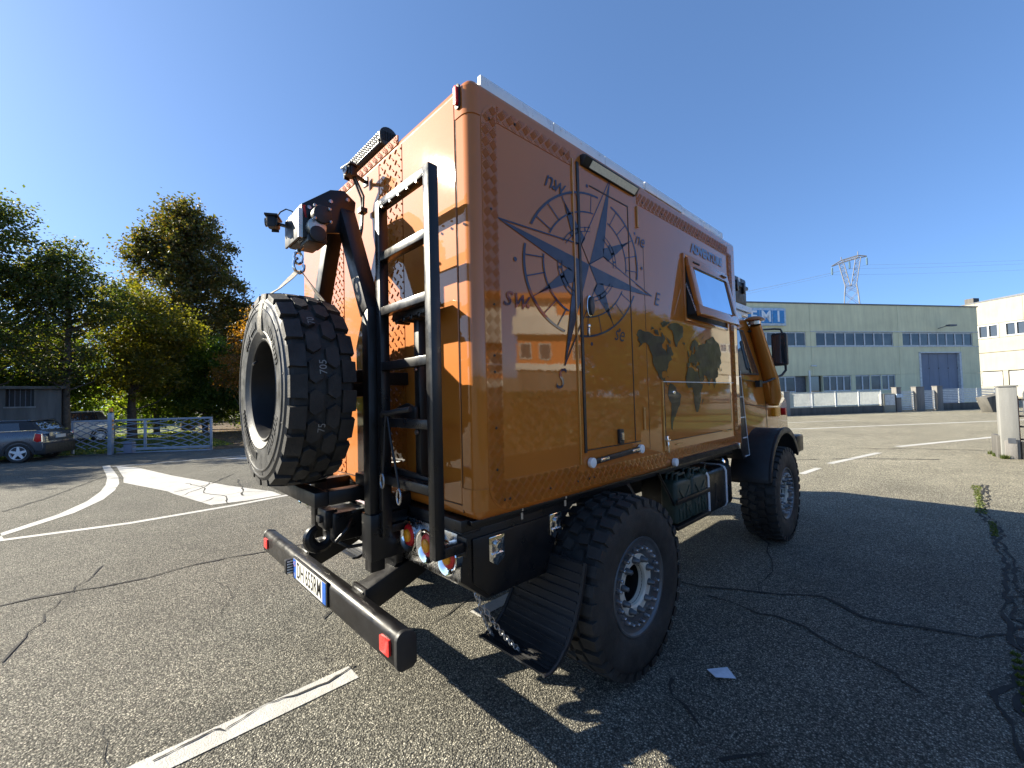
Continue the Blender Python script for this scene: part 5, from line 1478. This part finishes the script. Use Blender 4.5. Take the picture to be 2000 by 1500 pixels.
for z in (.9, 1.05, 1.2):
    b = MB(); b.box(.066, .074, -.03, .03, z, z + .07); b.build('warning_sticker', M['amber'], post)
bx = empty('motor_box', (-18.42, -.78, 0), gate.rotation_euler.z, 'small grey gate motor box standing behind the gate post', 'motor box')
b = MB(); b.box(-.14, .14, .1, .34, 0, .42); b.build('housing', M['door_g'], bx, bevel=.02)
b = MB(); b.box(-.15, .15, .09, .35, .34, .36); b.build('lid_seam', M['seam'], bx)

# parked hatchback seen from its right rear
def hatchback(loc, heading, label, paintm, name='parked_car', L=3.7, Wd=1.68, H=1.40, roofm=None, trim=True, group='parked cars'):
    c = empty(name, loc, heading, label, 'car', group)      # local +x is forward, ground at z=0, origin below the middle
    hl = L / 2; hwid = Wd / 2
    prof = [(-hl, .42), (-hl + .02, .80), (-hl + .06, .92), (-hl + .16, 1.02)] + [(-hl + .22, 1.04)] + [(hl - 1.15, .98), (hl - .35, .86), (hl - .06, .66), (hl, .42), (hl - .08, .22), (-hl + .08, .24)]
    b = MB(); ring_ = []
    n = len(prof)
    secs = [(-1.0, .90), (-.93, 1), (.93, 1), (1.0, .90)]
    vs = []
    for s_, k in secs:
        for x, z in prof:
            tuck = .05 if z > .95 else (.0 if z > .4 else .06)
            vs.append((x * (1 if abs(s_) < .99 else .985), s_ * hwid - math.copysign(tuck, s_) * (1 if abs(s_) > .99 else .4), z))
    fs = []
    for i in range(3):
        for j in range(n):
            fs.append((i * n + j, i * n + (j + 1) % n, (i + 1) * n + (j + 1) % n, (i + 1) * n + j))
    tri = tessellate_polygon([[Vector((x, z, 0)) for x, z in prof]])
    fs += [tuple(t) for t in tri] + [tuple(3 * n + i for i in reversed(t)) for t in tri]
    b.add(vs, fs); b.build('body', paintm, c, bevel=.02, seg=2, smooth=50)
    # greenhouse
    gp = [(-hl + .17, .98), (-hl + .42, H - .05), (-hl + .55, H - .005), (-hl + 1.9, H - .02), (hl - .62 - .55, .96)]
    b = MB(); hb, ht = hwid - .06, hwid - .22
    def hwz(z): return hb + (ht - hb) * max(0, min(1, (z - .96) / (H - .96)))
    m_ = len(gp)
    vs = [(x, -hwz(z), z) for x, z in gp] + [(x, hwz(z), z) for x, z in gp]
    tri = tessellate_polygon([[Vector((x, z, 0)) for x, z in gp]])
    b.add(vs, [tuple(t) for t in tri] + [tuple(m_ + i for i in reversed(t)) for t in tri] + [(i, (i + 1) % m_, (i + 1) % m_ + m_, i + m_) for i in range(m_)])
    b.build('cabin', M['plastic'], c, bevel=.03, seg=2, smooth=50)
    rm = roofm or paintm
    b = MB(); b.box(-hl + .42, -hl + 1.95, -ht - .01, ht + .01, H - .025, H + .018); b.build('roof', rm, c, bevel=.02)
    for s_ in (-1, 1):
        f = lambda u, v, w: (u, s_ * (hwz(v) + w), v)
        for x0, x1, xt0, xt1 in ((-hl + .62, -hl + 1.32, -hl + .70, -hl + 1.26), (-hl + 1.38, -hl + 2.25, -hl + 1.34, -hl + 1.86)):
            b = MB(); b.prism([(x0, 1.02), (xt0, H - .08), (xt1, H - .08), (x1, 1.02)], f, .004, .012); b.build('side_window', M['glass'], c, smooth=0)
        b = MB(); b.tube([(-hl + .2, s_ * (hwid - .035), 1.03), (0, s_ * (hwid - .03), 1.01), (hl - 1.1, s_ * (hwid - .04), .98)], .012, 6); b.build('chrome_strip', M['chrome'], c)
        b = MB(); b.prism([(-hl + .05, .66), (-hl + .05, .90), (-hl + .20, .92), (-hl + .24, .70), (-hl + .16, .64)], lambda u, v, w: (u, s_ * (hwid - .04 + w), v), -.06, .045); tl = b.build('tail_light', M['redlens'], c, bevel=.012)
        b = MB(); pts = [(-hl + .04, .65), (-hl + .05, .91), (-hl + .20, .93), (-hl + .25, .70), (-hl + .16, .63)]
        b.tube([(u, s_ * (hwid + .0), v) for u, v in pts], .014, 6, closed=True); b.build('tail_light_ring', M['chrome'], tl)
        for wx in (-hl + .62, hl - .75):
            w = empty('wheel', (wx, s_ * (hwid - .10), .31)); w.parent = c
            if s_ > 0: w.rotation_euler = (0, 0, math.pi)
            b = MB(); b.lathe([(.21, -.11), (.24, -.12), (.29, -.115), (.31, -.08), (.31, .08), (.29, .10), (.24, .105), (.215, .095)], (0, 0, 0), (0, 1, 0), 36); b.build('tyre', M['rubber'], w)
            b = MB(); b.lathe([(.215, -.115), (.205, -.118), (.195, -.09), (.19, .08)], (0, 0, 0), (0, 1, 0), 32)
            for k in range(5):
                a = R_(k * 72 + 90); ca, sa = math.cos(a), math.sin(a)
                b.add([(ca * r - sa * q, y, sa * r + ca * q) for y in (-.108, -.08) for r, q in ((.03, -.045), (.20, -.03), (.20, .03), (.03, .045))], [(0, 1, 2, 3), (0, 4, 5, 1), (1, 5, 6, 2), (2, 6, 7, 3), (3, 7, 4, 0)])
            b.lathe([(.0001, -.112), (.045, -.112), (.05, -.09)], (0, 0, 0), (0, 1, 0), 16); b.build('rim', M['alu'], w)
            b = MB(); b.lathe([(.19, -.05), (.0001, -.05)], (0, 0, 0), (0, 1, 0), 24); b.build('brake', M['ink'], w)
            b = MB(); b.lathe([(.325, .05), (.385, .02), (.385, -.118), (.325, -.125)], (wx, s_ * (hwid - .10), .31), (0, -s_ * -1, 0), 36)
            b = MB()
            ar = arc(wx, .31, .40, 0, 180, 14) + arc(wx, .31, .335, 180, 0, 14)
            b.prism(ar, lambda u, v, w_: (u, s_ * w_, v), hwid - .16, hwid + .012); b.build('wheel_arch', M['plastic'], c)
    b = MB(); b.prism([(-hl + .24, 1.04), (-hl + .42, H - .09), (-hl + .40, H - .08), (-hl + .225, 1.04)], lambda u, v, w: (u - .02, w, v), -ht + .1, ht - .1); b.build('rear_window', M['glass'], c, smooth=0)
    b = MB(); b.box(-hl - .045, -hl + .2, -hwid + .02, hwid - .02, .22, .60); b.build('rear_bumper', M['plastic'], c, bevel=.04, seg=3)
    b = MB(); b.box(-hl - .012, -hl + .01, -.56, .56, .66, .96); b.build('tailgate', M['carblue'] if trim else paintm, c, bevel=.012)
    b = MB(); b.box(-hl - .026, -hl - .012, -.26, .26, .74, .85); b.build('number_plate', M['plate_w'], c)
    b = MB(); b.box(-hl - .03, -hl, -.3, .3, .87, .90); b.build('boot_handle', M['chrome'], c, bevel=.006)
    return c
hd = math.atan2(-.866, -.5)
hatchback((-19.5, -4.15, 0), R_(247), 'small grey blue hatchback parked at the roadside beside the gate', M['carblue'], H=1.36)
hatchback((-27.6, -3.2, 0), math.radians(-62), 'white roofed car half hidden behind the lawn right of the shed', M['carwhite'], L=4.1, H=1.55, trim=False)

# concrete shed
shed = empty('concrete_shed', (-24.6, -5.3, 0), 0, 'old grey concrete shed with a dark barred window beneath the trees', 'shed')
b = MB(); b.box(-2.5, 0, -3.2, 2.55, 0, 1.85)
b.box(-2.5, 0, -3.2, .95, 1.85, 2.6); b.box(-2.5, 0, 1.75, 2.55, 1.85, 2.6); b.box(-2.5, -.4, .95, 1.75, 1.85, 2.6)
M['shed'] = wall_mat('shed_concrete', (.115, .11, .10), .4, .4)
b.build('wall', M['shed'], shed)
b = MB(); b.box(-2.7, .2, -3.4, 2.7, 2.6, 2.72); b.build('roof_slab', M['shed'], shed, bevel=.01)
b = MB(); b.box(-.39, -.36, .95, 1.75, 1.85, 2.6); wn = b.build('window', M['ink'], shed)
b = MB(); b.box(-.05, .05, .9, 1.8, 1.80, 1.86); b.build('sill', M['lconc'], wn)
for k in range(5):
    b = MB(); b.cyl((-.08, 1.05 + k * .15, 1.86), (-.08, 1.05 + k * .15, 2.6), .012, seg=6); b.build('bar', M['roofdark'], wn)
b = MB(); b.box(.0, .06, -.6, -.1, .1, 2.4); b.build('pilaster', M['lconc'], shed)

# ------------------------------------------------------------------ right side: factory, fence, neighbour, pylon
FA = Vector((-8.0, 39.4)); FD = Vector((.53948, .84200)); FR = math.atan2(FD.y, FD.x)
fac = empty('factory', (FA.x, FA.y, 0), FR, 'long pale green factory with ribbon windows and a blue lettered sign', 'factory')
# local: +x along the facade to the right, -y towards the camera
def fbox(nm, x0, x1, y0, y1, z0, z1, m, par=None, bev=0):
    b = MB(); b.box(x0, x1, y0, y1, z0, z1); return b.build(nm, m, par or fac, bevel=bev)
HT = 9.22
seams = [-16, -5.4, 4.1, 13.55, 23.0]
bands = [(0, 2.95), (2.95, 5.5), (5.5, 6.78), (6.78, HT)]
fbox('core', -16, 22.98, .35, 26, 0, HT - .05, M['fac'])
cut = {0: [(.4, 3.7), (3.72, 5.15), (5.2, 13.0), (15.75, 20.75), (-10, -1)], 1: [(15.75, 20.75)], 2: [(-4.2, 3.62), (4.66, 12.98), (14.02, 22.3), (-15, -6)], 3: []}
def panels(band, x0, x1):
    z0, z1 = bands[band]
    xs = [x0]
    for a, c in sorted(cut[band]):
        if c <= x0 or a >= x1: continue
        if a > xs[-1]: yield xs[-1], a
        xs.append(max(c, xs[-1]))
    if xs[-1] < x1: yield xs[-1], x1
for i in range(4):
    for bd in range(4):
        z0, z1 = bands[bd]
        for a, c in panels(bd, seams[i] + .012, seams[i + 1] - .012):
            zz = z1 if not (bd == 1) else z1
            fbox('wall_panel', a, c, 0, .345, z0 + .006, zz - .006, M['fac'])
for a, c in ((.4, 13.0),):
    fbox('plinth', a, c, .0, .345, 0, 1.55, M['fac'])
fbox('door_lintel', 15.75, 20.75, .02, .345, 4.98, 5.49, M['fac'])
fbox('roof_flashing', -16.1, 23.1, -.06, 26, HT, HT + .10, M['roofdark'])
fbox('string_course', 4.1, 23.0, -.03, 0, 6.79, 6.85, M['winframe']); fbox('string_course', -5.4, 23.0, -.03, 0, 5.44, 5.50, M['winframe'])
def ribbon_window(x0, x1, z0, z1, n, cols=None):
    w = MB()
    w.box(x0, x1, .06, .16, z1 - .09, z1); w.box(x0, x1, .06, .16, z0, z0 + .09)
    for k in range(n + 1):
        x = x0 + (x1 - x0) * k / n; w.box(max(x0, x - .06), min(x1, x + .06), .055, .165, z0 + .09, z1 - .09)
    w = w.build('window', M['winframe'], fac)
    for k in range(n):
        a = x0 + (x1 - x0) * k / n + .06; c = x0 + (x1 - x0) * (k + 1) / n - .06
        fbox('pane', a, c, .10, .12, z0 + .09, z1 - .09, M['fglass'], w)
m, t, bb, out = new_mat('factory_glass')
v_ = coords(t)
t.links.new(ramp(t, noise(t, v_, .7, 2), [(.3, (.035, .05, .065)), (.55, (.07, .085, .10)), (.75, (.13, .15, .15))]), bb.inputs['Base Color'])
bb.inputs['Roughness'].default_value = .08; bb.inputs['Specular IOR Level'].default_value = .5
M['fglass'] = m
ribbon_window(-4.2, 3.62, 5.52, 6.76, 8); ribbon_window(4.66, 12.98, 5.52, 6.76, 8); ribbon_window(14.02, 22.3, 5.52, 6.76, 8); ribbon_window(-15, -6, 5.52, 6.76, 8)
ribbon_window(.4, 2.4, 1.56, 2.93, 2); ribbon_window(5.2, 8.15, 1.56, 2.93, 4); ribbon_window(8.6, 10.2, 1.56, 2.93, 2); ribbon_window(10.3, 11.4, 1.56, 2.93, 1); ribbon_window(11.5, 13.0, 1.56, 2.93, 2)
fbox('wall_panel', 8.15, 8.6, .0, .345, 1.55, 2.95, M['fac']); fbox('wall_panel', 10.2, 10.3, .02, .345, 1.55, 2.95, M['fac']); fbox('wall_panel', 11.4, 11.5, .02, .345, 1.55, 2.95, M['fac'])
dr = fbox('entrance_door', 2.42, 3.68, .28, .33, 0, 2.94, M['roofdark']); fbox('door_glass', 3.75, 5.15, .2, .24, 1.56, 2.9, M['glass'])
fbox('downpipe', 3.70, 3.80, -.1, -.01, 0, 3.4, M['alu'])
fd = fbox('folding_door', 15.98, 20.5, .22, .27, 0, 4.86, M['door_g'])
for k in range(4):
    fbox('leaf', 15.99 + k * 1.13, 15.99 + (k + 1) * 1.13 - .03, .17, .215, 0, 4.84, M['door_g'], fd)
    fbox('leaf_hinge', 15.99 + (k + 1) * 1.13 - .05, 15.99 + (k + 1) * 1.13 + .02, .15, .17, 3.4, 3.5, M['ink'], fd)
fbox('door_frame', 15.75, 15.97, -.04, .3, 0, 4.97, M['winframe']); fbox('door_frame', 20.51, 20.75, -.04, .3, 0, 4.97, M['winframe']); fbox('door_frame', 15.75, 20.75, -.04, .3, 4.865, 4.975, M['winframe'])
b = MB(); b.beam((18.2, 0, 7.15), (18.2, -.8, 7.3), .05, .05); b.box(17.95, 18.75, -1.1, -.75, 7.22, 7.36); b.build('floodlight', M['roofdark'], fac)
b = MB(); b.cyl((3.9, -.15, 3.8), (4.25, -.3, 3.78), .06, seg=10); b.beam((4.0, 0, 3.8), (4.0, -.2, 3.8), .04, .04); b.build('wall_camera', M['alu'], fac)
# sign
sg = fbox('sign', -3.6, 1.5, -.22, -.02, 7.25, 8.75, M['signpale'], None, .03)
for k, (x0, ch) in enumerate(((-3.42, 'C'), (-2.22, 'E'), (-1.02, 'M'), (.18, 'I'))):
    fbox('letter_field', x0, x0 + 1.14, -.235, -.221, 7.45, 8.55, M['signblue'], sg)
    text_obj('sign_letter', ch, 1.30, frame((x0 + .57, -.2385, 8.0), (1, 0, 0), (0, 0, 1)), M['alu'], sg, bold=.03)

# neighbour building to the right, sunlit
nb = empty('cream_building', (4.504, 93.754, 0), math.atan2(-.56047, .82817), 'sunlit cream building with white window frames beyond the factory end', 'building')
def nbox(nm, x0, x1, y0, y1, z0, z1, m, par=None):
    b = MB(); b.box(x0, x1, y0, y1, z0, z1); return b.build(nm, m, par or nb)
HB = 14.1
nbox('core', -3, 22, .01, 20, 0, HB - .05, M['fac2'])
xs = [-3.0, 1.05, 6.3, 11.5, 16.7, 21.9]
for x0, x1 in zip(xs[:-1], xs[1:]):
    for z0, z1 in ((0, 1.7), (3.85, 6.52), (6.58, 8.6), (10.72, HB)):
        nbox('wall_panel', x0 + .015, x1 - .015, -.3, .0, z0 + .01, z1 - .01, M['fac2'])
b = MB(); b.prism([(-3.1, HB), (22.1, HB), (22.1, HB + .5), (3.0, HB + .22)], lambda u, v, w: (u, w, v), -.36, 20); b.build('roof_edge', M['roofdark'], nb)
for k, x in enumerate((-1.9, 1.2, 4.25, 7.3, 10.4, 13.5, 16.6)):
    w = MB(); w.box(x, x + 2.45, -.34, -.1, 8.66, 8.86); w.box(x, x + 2.45, -.34, -.1, 10.48, 10.66)
    for q in (0, 1.14, 2.27): w.box(x + q, x + q + .18, -.34, -.1, 8.86, 10.48)
    w = w.build('window', M['wfwhite'], nb)
    for q in (.18, 1.32): nbox('pane', x + q, x + q + .95, -.16, -.12, 8.86, 10.48, M['glass'], w)
    nbox('wall_panel', x + 2.47, x + 3.03, -.28, 0, 8.62, 10.70, M['fac2'])
for x in (-2.3, 1.3, 4.5, 7.7, 10.9, 14.1): nbox('shutter', x, x + 2.4, -.30, -.2, 1.72, 3.7, M['wfwhite'])
for x in (.95, 3.8, 7.0, 10.2, 13.4): nbox('pier', x, x + .55, -.3, 0, 1.72, 3.83, M['fac2'])
nbox('chimney', -.7, .4, .5, 1.6, HB - .1, HB + 1.0, M['dconc'])

# street fence in front of the factory
FNA = Vector((-5.24, 32.42)); FND = Vector((.56031, .82828)); FNR = math.atan2(FND.y, FND.x)
def along(u, v=0): return (FNA.x + FND.x * u + FND.y * v, FNA.y + FND.y * u - FND.x * v, 0)
def fence(name, u0, u1, label, style):
    f = empty(name, along(u0), FNR, label, 'fence', 'fence lengths along the street')
    L = u1 - u0
    b = MB(); b.box(0, L, -.1, .1, 0, .50); b.build('base_wall', M['dconc'], f, bevel=.01)
    npan = max(1, int(round(L / 1.75)))
    for k in range(npan + 1):
        b = MB(); b.box(L * k / npan - .03, L * k / npan + .03, -.03, .03, .5, 1.56); b.build('post', M['fwhite'], f)
    b = MB(); b.box(0, L, -.018, .018, 1.50, 1.55); b.box(0, L, -.018, .018, .56, .60); b.build('rail', M['fwhite'], f)
    b = MB()
    if style == 'picket':
        k = 0
        while k * .085 < L - .05:
            b.box(k * .085 + .03, k * .085 + .052, -.008, .008, .60, 1.50); k += 1
    else:
        for j in range(7): b.box(0, L, -.008, .008, .63 + j * .125, .63 + j * .125 + .085)
    tag(b.build('slats', M['fwhite'], f), kind='stuff')
    return f
fence('street_fence', .05, 7.6, 'white picket fence on a dark concrete base left of the small gate', 'picket')
fence('street_fence', 12.8, 19.5, 'white slatted fence on a dark concrete base right of the last pillar', 'slat')
fence('street_fence', -12, -.5, 'white picket fence hidden behind the truck cab', 'picket')
def pillar(u0, u1, h, label, m=M['conc']):
    p = empty('gate_pillar', along((u0 + u1) / 2), FNR, label, 'pillar', 'concrete gate pillars')
    w = (u1 - u0) / 2
    b = MB(); b.box(-w, w, -.17, .17, 0, h); b.build('shaft', m, p, bevel=.012)
    b = MB(); b.box(-w - .02, w + .02, -.19, .19, h, h + .05); b.build('cap', m, p, bevel=.01)
    return p
pillar(-.45, .02, 1.60, 'pale pillar at the left end of the picket fence beside the cab', M['lconc'])
p1 = pillar(8.72, 9.12, 1.72, 'narrow concrete pillar with a small white sign left of the small gate')
b = MB(); b.box(-.28, .28, -.24, -.2, 1.02, 1.28); b.build('small_sign', M['signpale'], p1)
pillar(10.42, 11.15, 1.72, 'wide stained concrete pillar between two small gates')
pillar(12.28, 12.78, 1.74, 'concrete pillar at the left end of the slatted fence')
mb_ = empty('meter_cabinet', along(8.2, -.05), FNR, 'white meter cabinet beside the narrow pillar', 'cabinet')
b = MB(); b.box(-.52, .42, -.2, .2, .0, 1.32); b.build('housing', M['fac2'], mb_, bevel=.02)
b = MB(); b.box(-.46, .36, -.215, -.2, .5, 1.25); b.build('door', M['fwhite'], mb_)
for u0, u1, lab in ((9.14, 10.40, 'small white barred gate between narrow and wide pillar'), (11.17, 12.26, 'small white barred gate between wide and last pillar')):
    gt = empty('small_gate', along(u0), FNR, lab, 'gate', 'small white gates')
    L = u1 - u0
    b = MB(); b.box(0, L, -.02, .02, 1.42, 1.47); b.box(0, L, -.02, .02, .12, .17); b.box(0, .05, -.02, .02, .12, 1.47); b.box(L - .05, L, -.02, .02, .12, 1.47); b.build('frame', M['fwhite'], gt)
    for j in range(9):
        b = MB(); b.box(.05, L - .05, -.01, .01, .22 + j * .135, .22 + j * .135 + .09); b.build('slat', M['fwhite'], gt)
# parked van roof behind fence, only its top shows
# ---- near pillar and its barred fence on the right edge
np_ = empty('corner_pillar', (3.49, 13.95, 0), .10, 'weathered grey concrete pillar at the right edge beside the barred gate', 'pillar')
b = MB(); b.box(-.10, .19, -.15, .15, 0, 1.66); b.build('shaft', M['lconc'], np_, bevel=.015)
b = MB(); b.box(-.12, .21, -.17, .17, 1.66, 1.70); b.build('cap', M['lconc'], np_, bevel=.008)
b = MB(); b.box(-.05, .14, -.19, -.15, .0, .42); b.build('foot_plate', M['conc'], np_, bevel=.01)
b = MB(); b.box(.0, .12, -.195, -.19, .36, .48); b.build('lock_plate', M['roofdark'], np_)
b = MB(); b.box(.192, .205, -.12, -.09, .1, 1.45); b.build('rusty_edge', simple('rust', (.16, .05, .03), .9), np_)
lw = empty('low_wall', (3.37, 14.0, 0), .10, 'low grey concrete block at the foot of the corner pillar', 'wall')
b = MB(); b.box(-.04, .06, -.12, .5, 0, .52); b.build('block', M['dconc'], lw, bevel=.012)
bf = empty('barred_gate', (3.70, 13.9, 0), -.32, 'dark barred gate with curved top bars at the right edge', 'gate')
for z in (1.36, .98, .74, .45):
    b = MB(); b.box(0, 3.2, -.018, .018, z - .02, z + .02); b.build('rail', M['satin'], bf)
for k in range(26):
    x = .09 + k * .12
    b = MB()
    b.tube([(x, 0, .96), (x, 0, 1.30), (x, 0, 1.50), (x + .02, 0, 1.55), (x + .055, 0, 1.57), (x + .09, 0, 1.555)], .016, 6); b.build('curved_bar', M['roofdark'], bf)
b = MB(); b.box(.1, .38, -.03, .03, .72, .98); b.build('lock_box', M['conc'], bf)
b = MB(); b.box(0, 3.2, -.06, .06, .0, .40); b.build('base_panel', M['satin'], bf)
# sloping buttress farther back along the fence
bt = empty('leaning_block', (4.35, 40.2, 0), FNR, 'slanting grey concrete block near the end of the slatted fence', 'block')
b = MB(); b.prism([(-.5, 0), (.7, 0), (.9, 1.25), (-.95, .95)], lambda u, v, w: (u, w, v), -.3, .3); b.build('block', M['shed'], bt, bevel=.02)
tag(sheet('kerb_grass', [(3.45, 14.2), (6.5, 13.2), (7.5, 17.5), (3.75, 18.3)], .02, M['lawn']), kind='structure')

# lattice pylon far behind the factory
PD = Vector((.9, .43)); 
pyl = empty('lattice_pylon', (-17.4, 157.5, 0), R_(8), 'grey steel lattice power pylon standing beyond the factory roof', 'pylon')
b = MB(); A_ = MB(); legs = []
def pbar(bb_, p, q, r=.07): bb_.tube([p, q], r, 4, caps=False)
body_lv = [(0, 3.4), (8, 2.9), (15, 2.45), (21, 2.05), (26.5, 1.75), (30.2, 1.55), (32.3, 1.30)]
for (z0, w0), (z1, w1) in zip(body_lv[:-1], body_lv[1:]):
    c0_ = [(-w0, -w0, z0), (w0, -w0, z0), (w0, w0, z0), (-w0, w0, z0)]; c1_ = [(-w1, -w1, z1), (w1, -w1, z1), (w1, w1, z1), (-w1, w1, z1)]
    for k in range(4):
        pbar(b, c0_[k], c1_[k], .13); pbar(b, c0_[k], c1_[(k + 1) % 4], .055); pbar(b, c0_[(k + 1) % 4], c1_[k], .055)
b.build('tower_body', M['pylon'], pyl, smooth=0)
for s in (-1, 1):
    b = MB(); prev = None
    for k in range(6):
        t_ = k / 5; z = 32.3 + 7.4 * t_ + (.5 * s * t_); x0, x1 = s * (1.30 * (1 - t_) + 2.55 * t_), s * (.1 * (1 - t_) + 1.35 * t_); y = 1.0 * (1 - t_) + .45 * t_
        cur = [(x0, -y, z), (x1, -y, z), (x1, y, z), (x0, y, z)]
        if prev:
            for q in range(4): pbar(b, prev[q], cur[q], .10); pbar(b, prev[q], cur[(q + 1) % 4], .05)
        for q in range(4): pbar(b, cur[q], cur[(q + 1) % 4], .05)
        prev = cur
    b.build('tower_arm', M['pylon'], pyl, smooth=0)
    b = MB(); pbar(b, (s * 1.9, 0, 40.2), (s * 1.95, 0, 41.7 + .4 * s), .10); b.build('tower_peak', M['pylon'], pyl, smooth=0)
b = MB()
for y in (-.4, .4):
    for dz in (0, .7):
        b.tube([(-4.3, y * .3, 38.95 + dz * .2), (-1.9, y, 39.6 + dz), (1.9, y, 40.2 + dz), (3.9, y * .3, 40.2 + dz * .2)], .09, 4)
    for k in range(9): pbar(b, (-1.9 + k * .42, y, 39.6 + k * .067), (-1.9 + (k + 1) * .42, y, 40.3 + (k + 1) * .067), .05)
b.build('cross_arm', M['pylon'], pyl, smooth=0)
for x, z in ((-4.25, 38.7), (-.1, 39.7), (3.85, 40.0)):
    b = MB(); b.lathe([(.03, 0)] + [(.18 + .10 * (k % 2), -.25 - k * .12) for k in range(16)] + [(.03, -2.4)], (x, 0, z), (0, 0, 1), 8); b.build('insulator', M['insul'], pyl)
wires = empty('power_line', (0, 0, 0), 0, 'thin power lines strung from the lattice pylon across the sky', 'wires')
for x, z in ((-4.25, 36.4), (-.1, 37.4), (3.85, 37.7)):
    ca, sa = math.cos(R_(8)), math.sin(R_(8))
    o = Vector((-17.4 + x * ca, 157.5 + x * sa, z))
    for dr_ in (1, -1):
        e = o + Vector((240 * dr_ * .93, 240 * dr_ * .36, 2))
        b = MB(); b.tube([tuple(o.lerp(e, k / 14) - Vector((0, 0, 9 * 4 * (k / 14) * (1 - k / 14)))) for k in range(15)], .018, 4); b.build('wire', M['pylon'], wires)

# ------------------------------------------------------------------ the side of the street behind the camera, seen in the paint
hs = empty('orange_house', (19.2, 17.2, 0), R_(-44), 'orange rendered house with white bands reflected in the truck side', 'house')
def hbox(nm, x0, x1, y0, y1, z0, z1, m, par=None):
    b = MB(); b.box(x0, x1, y0, y1, z0, z1); return b.build(nm, m, par or hs)
# local -y faces the truck ... facade towards -x/-y
hbox('wall', -3.3, 3.0, 0, 8, 0, 2.45, M['dconc']); hbox('band', -3.4, 3.1, -.25, 8, 2.45, 2.95, M['whitewall'])
hbox('wall', -3.3, 3.0, 0, 8, 2.95, 5.2, M['orangewall']); hbox('balcony_band', -3.5, 3.2, -.8, 8, 5.2, 6.6, M['whitewall'])
hbox('wall', -3.3, -.4, 0, 8, 6.6, 8.0, M['orangewall']); hbox('wall', -.4, 3.0, .3, 8, 6.6, 8.0, M['whitewall'])
b = MB(); b.prism([(-.6, 8.0), (8.6, 8.0), (4, 9.6)], lambda u, v, w: (w, u, v), -3.7, 3.4); b.build('roof', M['orangewall'], hs)
for x0 in (-2.6, .2, 1.8):
    f_ = hbox('window', x0, x0 + 1.0, -.06, -.01, 3.3, 4.6, M['wfwhite']); hbox('pane', x0 + .1, x0 + .9, -.08, -.061, 3.4, 4.5, M['glass'], f_)
RG = 'street trees reflected in the truck side'
for x, y, h, r, lab in ((15.5, 21.5, 8.6, 2.2, 'street tree beside the orange house'), (12.6, 24.0, 8.2, 2.3, 'street tree second from the orange house'), (10.0, 26.5, 7.2, 1.9, 'street tree farthest from the orange house')):
    tree('street_tree', lab, (x + 3, y + 4, 0), [(0, 0, h * .55, r * 1.6, r * 1.6, h * .40, 1), (0, 0, h * .8, r * 1.1, r * 1.1, h * .22, .5)], (.16, h * .7), M['leaf_green'], 14000, .30, 200, .7, RG, limbs=16)
tag(sheet('roadside_lawn', [(7.6, 16.5), (9.5, 12.5), (26, 30), (15, 46), (9.5, 38)], .012, M['lawn']), kind='structure')
hg = empty('hedge', (16.8, 26.5, 0), R_(-42), 'clipped hedge behind the roadside lawn', 'hedge')
v = leaf_cloud(6000, lambda n: np.stack([rng.uniform(-6, 6, n), rng.uniform(-.5, .5, n), rng.uniform(.05, 1.5, n)], 1), .2)
fast_quads('foliage', v, M['leaf_green'], hg)
b = MB()
for k in range(9): b.tube([(-5.5 + k * 1.35, 0, 0), (-5.45 + k * 1.35, .05, .7)], [.04, .02], 6)
b.build('stem', M['bark'], hg)

hd2 = empty('added_dark_hedge', (6.6, 3.5, 0), R_(90), 'long dark hedge added out of view to darken the reflection in the truck side', 'hedge')  # added out of view so the lower side paint reflects something dark
v = leaf_cloud(20000, lambda n: np.stack([rng.uniform(-8, 8.2, n), rng.uniform(-.45, .45, n), rng.uniform(.03, 1.45, n)], 1), .15)
fast_quads('foliage', v, M['leaf_hedge'], hd2)
b = MB(); b.box(-8, 8.2, -.3, .3, 0, 1.3); b.build('stem', M['bark'], hd2)  # solid core of the added hedge
